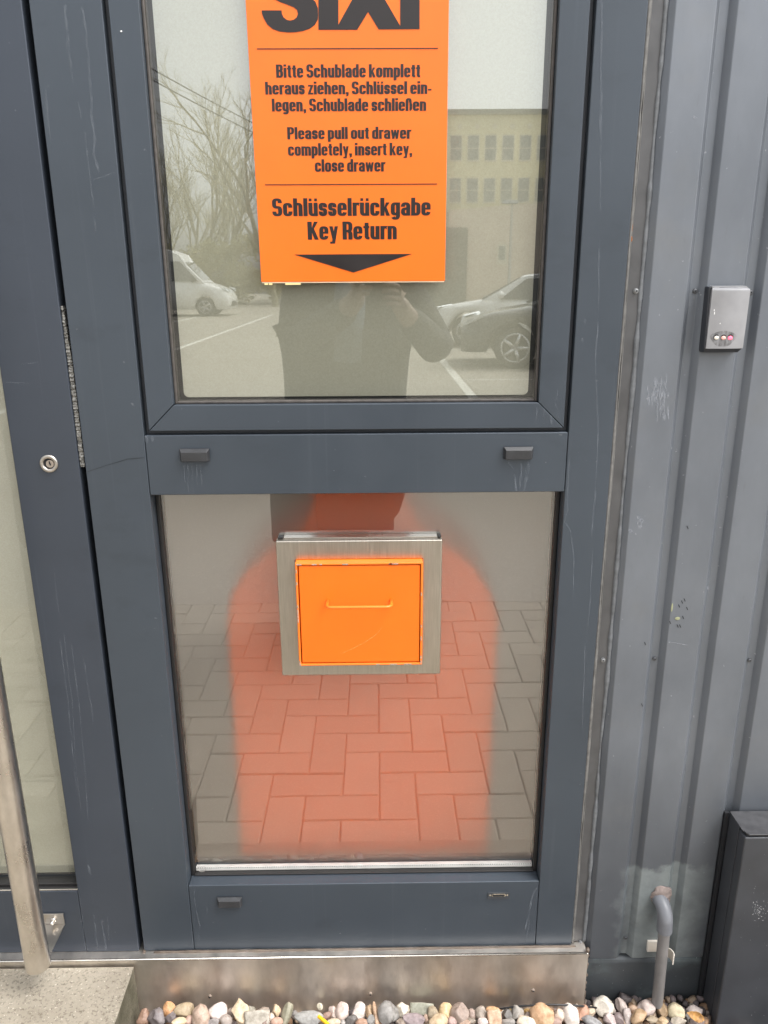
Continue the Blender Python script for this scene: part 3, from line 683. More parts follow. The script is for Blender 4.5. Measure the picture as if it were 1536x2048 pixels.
t = .0036; c4 = [(rx0, rz0), (rx1, rz0), (rx1, rz1), (rx0, rz1)]; d4 = [(rx0+t, rz0+t), (rx1-t, rz0+t), (rx1-t, rz1-t), (rx0+t, rz1-t)]
b = B(); b.loft([[(x, .05, z) for x, z in c4], [(x, RY, z) for x, z in c4], [(x, RY, z) for x, z in d4], [(x, .05, z) for x, z in d4]], cap=False)
mk('collar', b, RIMOR, dr, bevel=.0012)
b = B()
for k in range(26):
    u = random.random(); sd_ = random.choice('ltrbb')
    if sd_ in 'tb': x = rx0+(rx1-rx0)*u; z = (rz1-t*.5 if sd_ == 't' else rz0+t*.5); b.box(x-random.uniform(.001, .006), x+random.uniform(.001, .006), RY-.0003, RY-.0001, z-.0012, z+.0009)
    else: z = rz0+(rz1-rz0)*u; x = (rx0+t*.5 if sd_ == 'l' else rx1-t*.5); b.box(x-.0011, x+.0008, RY-.0003, RY-.0001, z-random.uniform(.001, .005), z+random.uniform(.001, .005))
pieces(mk('chipped_paint', b, plain('chip_metal', (.42, .33, .27), .5, .2, var=.5, scale=300), dr))
gp = .0017; fx0, fx1, fz0, fz1 = rx0+t+gp, rx1-t-gp*.7, rz0+t+gp, rz1-t-gp
b = B(); b.box(fx0, fx1, RY+.0015, .045, fz0, fz1); front = mk('drawer_front', b, ORANGE, dr, bevel=.0015)
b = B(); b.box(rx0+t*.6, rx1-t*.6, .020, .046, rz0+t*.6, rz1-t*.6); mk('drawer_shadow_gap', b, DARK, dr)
A, E = W(655, 1201, RY), W(782, 1203, RY); pr = .027; rr = .0026; y0 = RY+.0016; zz = (A.z+E.z)/2
path = [(A.x, y0, zz), (A.x, y0-pr+.008, zz)] + [(A.x+.008-.008*math.cos(a), y0-pr+.008-.008*math.sin(a), zz) for a in (rad(d) for d in (22, 45, 67, 90))]
path += [(E.x-.008+.008*math.sin(a), y0-pr+.008-.008*math.cos(a), zz) for a in (rad(d) for d in (0, 22, 45, 67, 90))] + [(E.x, y0, zz)]
mk('wire_pull', B().tube(path, rr, 12), RIMOR, dr, smooth=True)
b = B(); A = [W(x, y, RY) for x, y in ((683, 1308), (705, 1298), (730, 1285), (748, 1273), (757, 1265), (762, 1257))]; b.ribbon([(p.x, p.z) for p in A], .0009, RY+.0012); mk('front_scratch', b, stain_mat('orange_scratch', (.95, .42, .12), .9, 300), dr)
b = B(); b.box(rx0+.002, rx1-.002, .051, .16, rz0+.002, rz1-.002); mk('chute', b, BINOR, dr)
bp = [(478, 1718), (977, 1714), (986, 1500), (1000, 1240), (985, 1190), (945, 1130), (880, 1085), (838, 1050), (818, 1000), (815, 960), (628, 960), (622, 1010), (604, 1055), (540, 1100), (485, 1150), (458, 1195), (450, 1250), (466, 1500)]
BY = .115
q = [(W(x, y, BY).x, W(x, y, BY).z) for x, y in bp]; cxm = sum(a for a, _ in q)/len(q); czm = sum(a for _, a in q)/len(q)
b = B(); b.loft([[(a, BY+.25, c) for a, c in q], [(a, BY+.012, c) for a, c in q], [(cxm+(a-cxm)*.97, BY, czm+(c-czm)*.985) for a, c in q]])
kb = mk('key_bin', b, BINOR, base=(0, BY+.1, .33), smooth=False, bevel=.006); tag(kb, 'tall orange bottle-shaped key bin blurred behind the satin lower pane', 'bin')

# ------------------------------------------------------------------ threshold plate, step, cladding, plinth
PY = -.024
tp = tag(empty('threshold_plate', (0, PY, 0)), 'stained stainless steel kick plate under the door and glazed panel', 'kick plate')
XE = .3990
b = B(); b.prism_x([(.06, .1495), (-.0150, .1500), (-.0205, .1530), (-.0235, .1548), (-.0245, .1535), (-.0245, -.02), (-.0225, -.02), (-.0225, .1450), (.06, .1450)], -1.7, XE); mk('face_plate', b, PLATE, tp)
b = B(); b.tube([(-1.7, PY+.0010, .1541), (XE-.002, PY+.0010, .1541)], .0021, 12); mk('rolled_lip', b, LIP, tp, smooth=True)
SCREWM = plain('dull_screw', (.26, .21, .17), .55, .5)
for px, py in ((420, 1992), (741, 1987), (1066, 1980)):
    c = W(px, py, PY); b = B(); b.ball((c.x, PY-.0004, c.z), (.0042, .0022, .0042), 2); b.tube([(c.x, PY-.0010, c.z), (c.x, PY-.0028, c.z)], .0022, 6)
    s_ = mk('screw', b, SCREWM, tp, smooth=True); b = B(); b.prism_y([(c.x+.0017*math.cos(2*math.pi*k/6), c.z+.0017*math.sin(2*math.pi*k/6)) for k in range(6)], PY-.0031, PY-.0026); mk('screw_socket', b, DARK, s_)
L = []
for i in range(40):
    t = i/39; z = .158 - t*.15; L.append((XE+.001+random.uniform(-.0015, .0018), -.014+random.uniform(-.002, .002), z))
b = B(); b.tube(L, [.004*random.uniform(.6, 1.2) for _ in L], 8); b.tube([(XPL+.02+i*.02, -.0030, .1508) for i in range(42)], [.0022*random.uniform(.5, 1.3) for _ in range(42)], 6)
mk('sealant_bead', b, SEAL_N, tp, smooth=True)
b = B()
for pts, wd in (([(760, 2000), (768, 2006)], .004), ([(1128, 1945), (1133, 1957)], .006), ([(1108, 1947), (1110, 1953)], .003)): pass
run(b, [(741, 1993), (741, 2000), (742, 2008)], .006, PY-.0012); mk('rust_run', b, stain_mat('rust_stain', (.22, .11, .03), .8), tp)

b = B(); n = 14
sx1, sy0, sz1 = -.4720, -.0285, .1425
bmm = bmesh.new(); bmesh.ops.create_grid(bmm, x_segments=60, y_segments=40, size=.5); bmm.free()
b.loft([[(-1.75, sy0, -.02), (sx1, sy0, -.02), (sx1, -.42, -.02), (-1.75, -.42, -.02)], [(-1.75, sy0, sz1), (sx1, sy0, sz1), (sx1+.004, -.42, sz1), (-1.75, -.42, sz1)]])
bmesh.ops.subdivide_edges(b.bm, edges=b.bm.edges[:], cuts=24, use_grid_fill=True)
for v in b.bm.verts:
    v.co += Vector((noise.noise(v.co*40), noise.noise(v.co*40+Vector((9, 0, 0))), noise.noise(v.co*40+Vector((0, 7, 0)))))*.0012
tag(mk('concrete_step', b, CONC, base=(-1.1, -.2, 0), bevel=0), 'weathered exposed-aggregate concrete door step with a mossy right side', 'step')

cl = tag(empty('metal_cladding', (1.2, .01, .11)), 'grey trapezoidal metal wall cladding right of the glazed panel', 'cladding')
P0, PER, PW, GD = .4096, .0843, .0558, .0098
prof = [(.3935, .0110), (P0-.0095, .0105), (P0, 0.0)]
xx = P0
while xx < 2.6:
    prof += [(xx+.0012, -.0006), (xx+PW-.0012, -.0006), (xx+PW, 0), (xx+PW+.0078, GD), (xx+PW+.0092, GD+.0004), (xx+PER-.0095, GD+.0004), (xx+PER-.0080, GD), (xx+PER, 0)]; xx += PER
b = B(); zs = [.1165, .1185]+[.16+.06*i for i in range(60)]
rows = []
for iz, z in enumerate(zs):
    rows.append([b.bm.verts.new((x, y+.0009*noise.noise(Vector((x*9, 3, z*3.2)))+(.0008 if iz == 0 else 0), z)) for x, y in prof])
for a, e in zip(rows, rows[1:]):
    for i in range(len(prof)-1): b.bm.faces.new((a[i], a[i+1], e[i+1], e[i]))
so = mk('profiled_sheet', b, CLAD, cl); m_ = so.modifiers.new('thick', 'SOLIDIFY'); m_.thickness = .0012; m_.offset = 1
b = B(); b.box(XPR+.0012, .4005, .0085, .013, .152, 3.7); mk('corner_flashing', b, plain('flashing_coat', (.098, .098, .101), .45, .3, var=.15, scale=25), cl)
def bead(x, y, r, mat, z0=.152, amp=.0012, seed=0):
    P, Rr = [], []; n = 420
    for i in range(n):
        z = z0+i*.006; nn = noise.noise(Vector((seed, 1, z*6))); n2 = noise.noise(Vector((seed+5, 1, z*28)))
        P.append((x+amp*nn, y, z)); Rr.append(max(.0006, r*(1+.75*nn+.55*n2)))
    return mk('sealant_bead', B().tube(P, Rr, 8), mat, cl, smooth=True)
bead(XPR+.0022, .0045, .0026, SEAL_B, amp=.0005, seed=1)
bead(.3995, .0090, .0036, SEAL_G, amp=.0016, seed=3)
bead(.3790, .0082, .0011, SEAL_B, amp=.0006, seed=6)
def screw(px, py, Y, mat=None):
    c = W(px, py, Y); b = B(); y = Y
    b.tube([(c.x, y+.002, c.z), (c.x, y-.0006, c.z)], .0042, 16); b.tube([(c.x, y-.0006, c.z), (c.x, y-.0022, c.z), (c.x, y-.0028, c.z)], [.0034, .0032, .0022], 16)
    s_ = mk('rivet', b, mat or plain('rivet_coat', (.17, .175, .185), .4, .5), cl, bevel=0)
    b = B(); b.tube([(c.x, y-.0023, c.z), (c.x, y-.0031, c.z)], .0012, 10); mk('rivet_hole', b, DARK, s_)
RIV = plain('rivet_coat_pale', (.24, .245, .25), .4, .5); RIVD = plain('rivet_coat_dark', (.12, .125, .135), .4, .5)
for px, py, Y, m in ((1272, 582, .0075, RIV), (1390, 582, GD, RIVD), (1501, 585, GD, RIVD), (1206, 1320, .0075, RIV), (1309, 1317, GD, RIVD), (1499, 1320, GD, RIVD), (1251, 1875, GD, RIVD), (1161, 1884, .0075, RIV)): screw(px, py, Y, m)
b = B()
def scuff(b, px, py, wpx, hpx, n, Y=-.0012):
    for _ in range(n):
        x = px+random.gauss(0, .33)*wpx; y = py+random.uniform(-.5, .5)*hpx; l = random.uniform(.15, .45)*hpx
        A = W(x, y-l/2, Y); E = W(x+random.uniform(-4, 3), y+l/2, Y); m = A.lerp(E, .5)
        b.ribbon([(A.x, A.z), (m.x+random.uniform(-.001, .001), m.z), (E.x, E.z)], [.0006, random.uniform(.0015, .004), .0005], Y)
for args in ((1318, 795, 30, 75, 40), (1279, 1045, 18, 22, 16), (1263, 1063, 12, 10, 8)): scuff(b, *args); mk('scuff_mark', b, SCUFF, cl); b = B()
for pts, wd in (([(1335, 1284), (1352, 1286), (1374, 1290)], .0014), ([(1385, 233), (1393, 237)], .003), ([(1415, 1173), (1417, 1180)], .002)):
    q_ = [W(x, y, -.0012) for x, y in pts]; b.ribbon([(p.x, p.z) for p in q_], wd, -.0013)
pieces(mk('scratch_mark', b, SCUFF, cl))
b = B()
for px, py in ((1369, 1200), (1364, 1204), (1374, 1217), (1366, 1235), (1355, 1252), (1340, 1245), (1290, 1287), (1375, 1055), (1284, 1410), (1360, 1252), (1358, 1212)):
    A = W(px-1, py-3, -.0012); E = W(px+1.5, py+3, -.0012); b.ribbon([(A.x, A.z), (E.x, E.z)], .0012, -.0013)
pieces(mk('paint_chip', b, DARK, cl))
b = B(); q_ = W(1355, 1237, -.0012); b.ball((q_.x, -.0012, q_.z), (.0045, .0004, .003), 2); q_ = W(1344, 1215, -.0012); b.ball((q_.x, -.0012, q_.z), (.0016, .0004, .008), 2); mk('lichen_spot', b, plain('lichen', (.30, .31, .19), .9), cl)
b = B(); q_ = W(1263, 478, .004); b.ball((q_.x, .0040, q_.z), (.0016, .0012, .004), 2); q_ = W(1262, 455, .004); b.ball((q_.x, .0045, q_.z), (.003, .0008, .009), 2); mk('rust_spot', b, plain('rust', (.25, .10, .04), .9, var=.6, scale=300), cl)
# left wing of the wall (outside the picture)
cl2 = tag(empty('metal_cladding', (-2.6, .01, .11)), 'grey trapezoidal metal wall cladding left of the door', 'cladding')
b = B(); prof2 = []; xx = -4.5
while xx < -1.70:
    prof2 += [(xx, 0), (xx+PW, 0), (xx+PW+.008, GD), (xx+PER-.008, GD)]; xx += PER
R0 = [b.bm.verts.new((x, y, .1165)) for x, y in prof2]; R1 = [b.bm.verts.new((x, y, 3.7)) for x, y in prof2]
for i in range(len(prof2)-1): b.bm.faces.new((R0[i], R0[i+1], R1[i+1], R1[i]))
mk('profiled_sheet', b, CLAD, cl2)
b = B(); b.box(-1.66, -1.51, .0, .07, ZB, ZTOP); mk('corner_post', b, FRAME2, cl2, bevel=.0016)
b = B(); b.box(-1.7, XPR, .0, .08, ZTOP+.004, 3.7); tag(mk('door_head_fascia', b, FRAME, base=(0, .04, ZTOP), bevel=.002), 'plain grey-blue fascia panel above the door', 'fascia')

b = B(); pr_ = [(.05, -.02), (.008, -.02), (.007, .094)] + [(.007+.014-.014*math.cos(a), .094+.014*math.sin(a)) for a in (rad(d) for d in (15, 35, 55, 75, 90))] + [(.05, .108)]
b.prism_x(pr_, XE+.002, 2.6); tag(mk('wall_plinth', b, PLINTH, base=(1.4, .02, 0), smooth=False), 'dark grey metal plinth strip with rounded top under the cladding', 'plinth')

b = B(); b.prism_x(list(pr_), -4.5, -1.702); tag(mk('wall_plinth', b, PLINTH, base=(-3.1, .02, 0), smooth=False), 'dark grey metal plinth strip left of the door step', 'plinth')

# ------------------------------------------------------------------ interior shell
b = B(); b.box(-1.7, 1.3, .085, 3.2, .10, .140); tag(mk('interior_floor', b, plain('floor_tile', (.75, .62, .52), .5)), kind='structure')
b = B(); b.box(-1.74, -1.70, .085, 3.2, .1, 3.0); b.box(1.3, 1.34, .085, 3.2, .1, 3.0); b.box(-1.74, 1.34, 3.2, 3.24, .1, .35); b.box(-1.74, 1.34, 3.2, 3.24, 2.9, 3.0); b.box(-1.74, -1.6, 3.2, 3.24, .35, 2.9); b.box(1.2, 1.34, 3.2, 3.24, .35, 2.9); b.box(-1.74, 1.34, .085, 3.24, 3.0, 3.04)  # back wall left open: unseen rear opening added to let sky light in
b.box(XPR+.001, 1.30, .078, .084, .1, 3.0)
tag(mk('interior_wall', b, WHITEW), kind='structure')
b = B(); b.box(-4.5, 2.7, .086, 7, 3.71, 3.9); tag(mk('flat_roof', b, CAB, base=(0, 3, 3.7)), 'dark flat roof slab over the office building', 'roof')

# ------------------------------------------------------------------ card reader
rd = tag(empty('card_reader', (.517, 0, 1.29)), 'silver-grey card reader with three indicator lights on the metal cladding', 'card reader')
ry = -.022
ax0, ax1 = .4945, .5500; az0, az1 = wz(1440, 697, ry), wz(1455, 579, ry)
def rprof(x0, x1, yb, ys, bul, n=12): return [(x0, yb)] + [(x0+(x1-x0)*k/n, ys-bul*math.sin(math.pi*k/n)) for k in range(n+1)] + [(x1, yb)]
b = B(); b.loft([[(x, y, az0-.0065) for x, y in rprof(ax0-.0015, ax1-.0035, -.0008, ry+.007, .002)], [(x, y, az0) for x, y in rprof(ax0-.0022, ax1+.0003, -.0008, ry+.002, .003)], [(x, y, az1+.004) for x, y in rprof(ax0-.0035, ax1-.001, -.0008, ry+.006, .002)]])
mk('back_housing', b, READERB, rd, bevel=.001)
b = B(); L = []
for z, ins, yo in ((az0, 0, 0), (az1-.002, -.0005, 0), (az1+.0005, 0, .001), (az1+.0045, .0035, .011), (az1+.0052, .0045, .016)):
    L.append([(x, y, z) for x, y in rprof(ax0+ins*.4, ax1-ins*1.0, ry+.0045 if yo < .012 else ry+.0165, ry+yo, .0030)])
b.loft(L); mk('cover', b, READER, rd, bevel=.0012)
LEDC = [((.75, .70, .62), 0), ((.85, .48, .42), 0), ((.9, .16, .24), .5)]
for i, (px, py) in enumerate(((1433.5, 674.5), (1447, 674.5), (1460.5, 674.5))):
    c = W(px, py, ry-.003); bul = .0030*math.sin(math.pi*(c.x-ax0)/(ax1-ax0)); y = ry-bul
    b = B(); b.tube([(c.x, y+.003, c.z), (c.x, y-.0003, c.z)], .0041, 20); ho = mk('indicator_recess', b, DARK, rd)
    k = N('indicator_lens'); pb = k.n('BsdfPrincipled'); pb.inputs['Base Color'].default_value = (*LEDC[i][0], 1); pb.inputs['Roughness'].default_value = .25
    if LEDC[i][1]: pb.inputs['Emission Color'].default_value = (1, .12, .2, 1); pb.inputs['Emission Strength'].default_value = LEDC[i][1]
    k.l(pb.outputs[0], k.out.inputs[0])
    b = B(); b.ball((c.x, y-.0003, c.z-.0009), (.0037, .0008, .0030), 2); mk('indicator_lens', b, k.m, ho, smooth=True)
b = B(); cm = W(1447, 676, ry-.003)
vs = [b.bm.verts.new((cm.x+.0185*math.cos(a)*(1+.15*math.sin(3*a)), 0, cm.z-.001+.0115*math.sin(a))) for a in (2*math.pi*k/28 for k in range(28))]
vc = b.bm.verts.new((cm.x, 0, cm.z))
for v in b.bm.verts: v.co.y = ry-.0030*math.sin(math.pi*(v.co.x-ax0)/(ax1-ax0))-.00018
for i in range(28): b.bm.faces.new((vs[i], vs[(i+1) % 28], vc))
bmesh.ops.subdivide_edges(b.bm, edges=b.bm.edges[:], cuts=3, use_grid_fill=True)
for v in b.bm.verts: v.co.y = ry-.0030*math.sin(math.pi*min(1, max(0, (v.co.x-ax0)/(ax1-ax0))))-.00018
mk('finger_grime', b, stain_mat('grime', (.07, .065, .06), .5, 160), rd)
b = B()
for px, py, h in ((1429, 622, 3), (1429.5, 629, 5), (1440, 648, 2)):
    A = W(px, py-h/2, ry-.002); b.ball((A.x, ry-.0030*math.sin(math.pi*(A.x-ax0)/(ax1-ax0)), A.z), (.0006, .0002, h*.0005), 1)
mk('paint_fleck', b, plain('fleck', (.9, .9, .9), .5), rd)

# ------------------------------------------------------------------ drain pipe with elbow, putty and clip
dp = tag(empty('drain_pipe', (.545, -.03, 0)), 'thin grey plastic drain pipe with elbow coming out of the cladding above the pebbles', 'drain pipe')
T, Bm = W(1329, 1856, -.030), W(1314, 2009, -.030)
ex, ez = T.x-.001, T.z+.044
b = B(); b.tube([T+Vector((0, 0, .004)), T.lerp(Bm, .5), Bm], .0106, 28); mk('pipe', b, PVC, dp, bevel=.0008)
b = B(); pth = [(ex-.004, .012, ez)] + [(ex-.004+.004*math.sin(a), -.004-.026*math.sin(a), ez-.026+.026*math.cos(a)) for a in (rad(d) for d in (0, 20, 40, 60, 80, 90))] + [tuple(T+Vector((0, 0, -.006)))]
b.tube(pth, [.0142]*7+[.0146], 28); mk('elbow', b, PVC2, dp, bevel=.001)
pc = W(1322, 1797, -.003); b = B(); b.ball((pc.x, -.001, pc.z+.006), (.020, .010, .021), 4)
for v in b.bm.verts: v.co += (v.co-Vector((pc.x, -.001, pc.z))).normalized()*.0055*noise.noise(v.co*130)
b.ball((pc.x+.013, -.002, pc.z+.017), (.006, .006, .008), 2); mk('wall_putty', b, PUTTY, dp, smooth=True)
C1 = W(1318, 1899, -.012); b = B()
b.prism_x([(0, C1.z-.012), (-.006, C1.z-.012), (-.006, C1.z+.012), (0, C1.z+.012)], C1.x-.020, C1.x+.016)
for sgn in (-1, 1):
    P_ = [(C1.x+.006+sgn*.0145*math.sin(rad(a)), -.028+.0145*math.cos(rad(a)), C1.z-.002) for a in range(10, 125, 10)]
    b.loft([[(x, y, z-.011), (x+sgn*.0022, y, z-.011), (x+sgn*.0022, y, z+.011), (x, y, z+.011)] for x, y, z in P_])
mk('pipe_clip', b, LETTERW, dp, bevel=.0006)

# ------------------------------------------------------------------ anthracite cabinet
cb = tag(empty('metal_cabinet', (.85, -.035, 0)), 'low anthracite sheet-metal cabinet with hinged lid at right below the card reader', 'cabinet')
kx0, kx1, kyb, kyf, kz = .6440, 1.15, -.0045, -.0665, .4590
b = B(); b.box(kx0, kx1, -.042, kyb, 0, kz-.0012); mk('back_box', b, CAB, cb, bevel=.0010)
b = B(); b.box(kx0-.0006, kx1, kyf, -.0434, 0, kz-.0060); mk('front_cover', b, CAB, cb, bevel=.0030, seg=3)
b = B(); b.box(kx0+.004, kx1-.004, kyf+.004, -.042, kz-.0059, kz-.0010); mk('cover_slot', b, DARK, cb)
b = B(); b.prism_z([(kx0-.001, kyb), (kx1, kyb), (kx1, kyf-.0005), (kx0+.006, kyf-.0005), (kx0-.001, kyf+.012)], kz-.0010, kz+.0012); mk('lid', b, CABTOP, cb, bevel=.0006)
b = B()
for _ in range(60):
    px, py = random.gauss(1518, 9), random.gauss(1822, 12); A = W(px, py, kyf); r_ = random.uniform(.0003, .0008); b.ball((A.x, kyf-.0001, A.z), (r_, .0002, r_), 1)
for _ in range(25):
    A = W(random.uniform(1475, 1536), random.uniform(1700, 2040), kyf); r_ = random.uniform(.0002, .0006); b.ball((A.x, kyf-.0001, A.z), (r_, .0002, r_), 1)
mk('dust_speck', b, plain('dust', (.45, .45, .46), .9), cb)
b = B(); b.box(.636, .6436, -.003, .004, .02, .455); mk('edge_seal_or_gap_shade', b, DARK, cb)  # dark strip put in for the shaded gap between cladding and cabinet
# ------------------------------------------------------------------ pebbles along the kick plate
def stone(kind, seed, sub=4):
    rng = random.Random(seed); bm = bmesh.new(); bmesh.ops.create_icosphere(bm, subdivisions=sub, radius=1)
    pl = []
    npl = {'round': 0, 'oval': 2, 'ang': 11, 'flat': 5, 'block': 0, 'shard': 8}[kind]
    for _ in range(npl):
        d = Vector((rng.gauss(0, 1), rng.gauss(0, 1), rng.gauss(0, 1))).normalized(); pl.append((d, rng.uniform(.58, .86)))
    if kind == 'block':
        for ax in ((1,0,0),(-1,0,0),(0,1,0),(0,-1,0),(0,0,1),(0,0,-1)):
            pl.append(((Vector(ax)+Vector((rng.gauss(0,.09), rng.gauss(0,.09), rng.gauss(0,.09)))).normalized(), .66))
    o = Vector((rng.uniform(0, 99), 0, 0))
    for v in bm.verts:
        c = v.co.copy()
        for d, h in pl:
            e = c.dot(d)-h
            if e > 0: c -= d*e
        c *= 1+.13*noise.noise(c*1.3+o)+.045*noise.noise(c*4+o)+.015*noise.noise(c*11+o)
        v.co = c
    M_ = max(max(abs(v.co.x) for v in bm.verts), .01); Mz = max(abs(v.co.z) for v in bm.verts); My = max(abs(v.co.y) for v in bm.verts)
    for v in bm.verts: v.co = Vector((v.co.x/M_, v.co.y/My, v.co.z/Mz))
    return bm
CR = {1: (270, 1980, 4.389), 2: (600, 1980, 4.389), 3: (930, 1980, 5.12), 4: (1170, 1980, 6.144)}
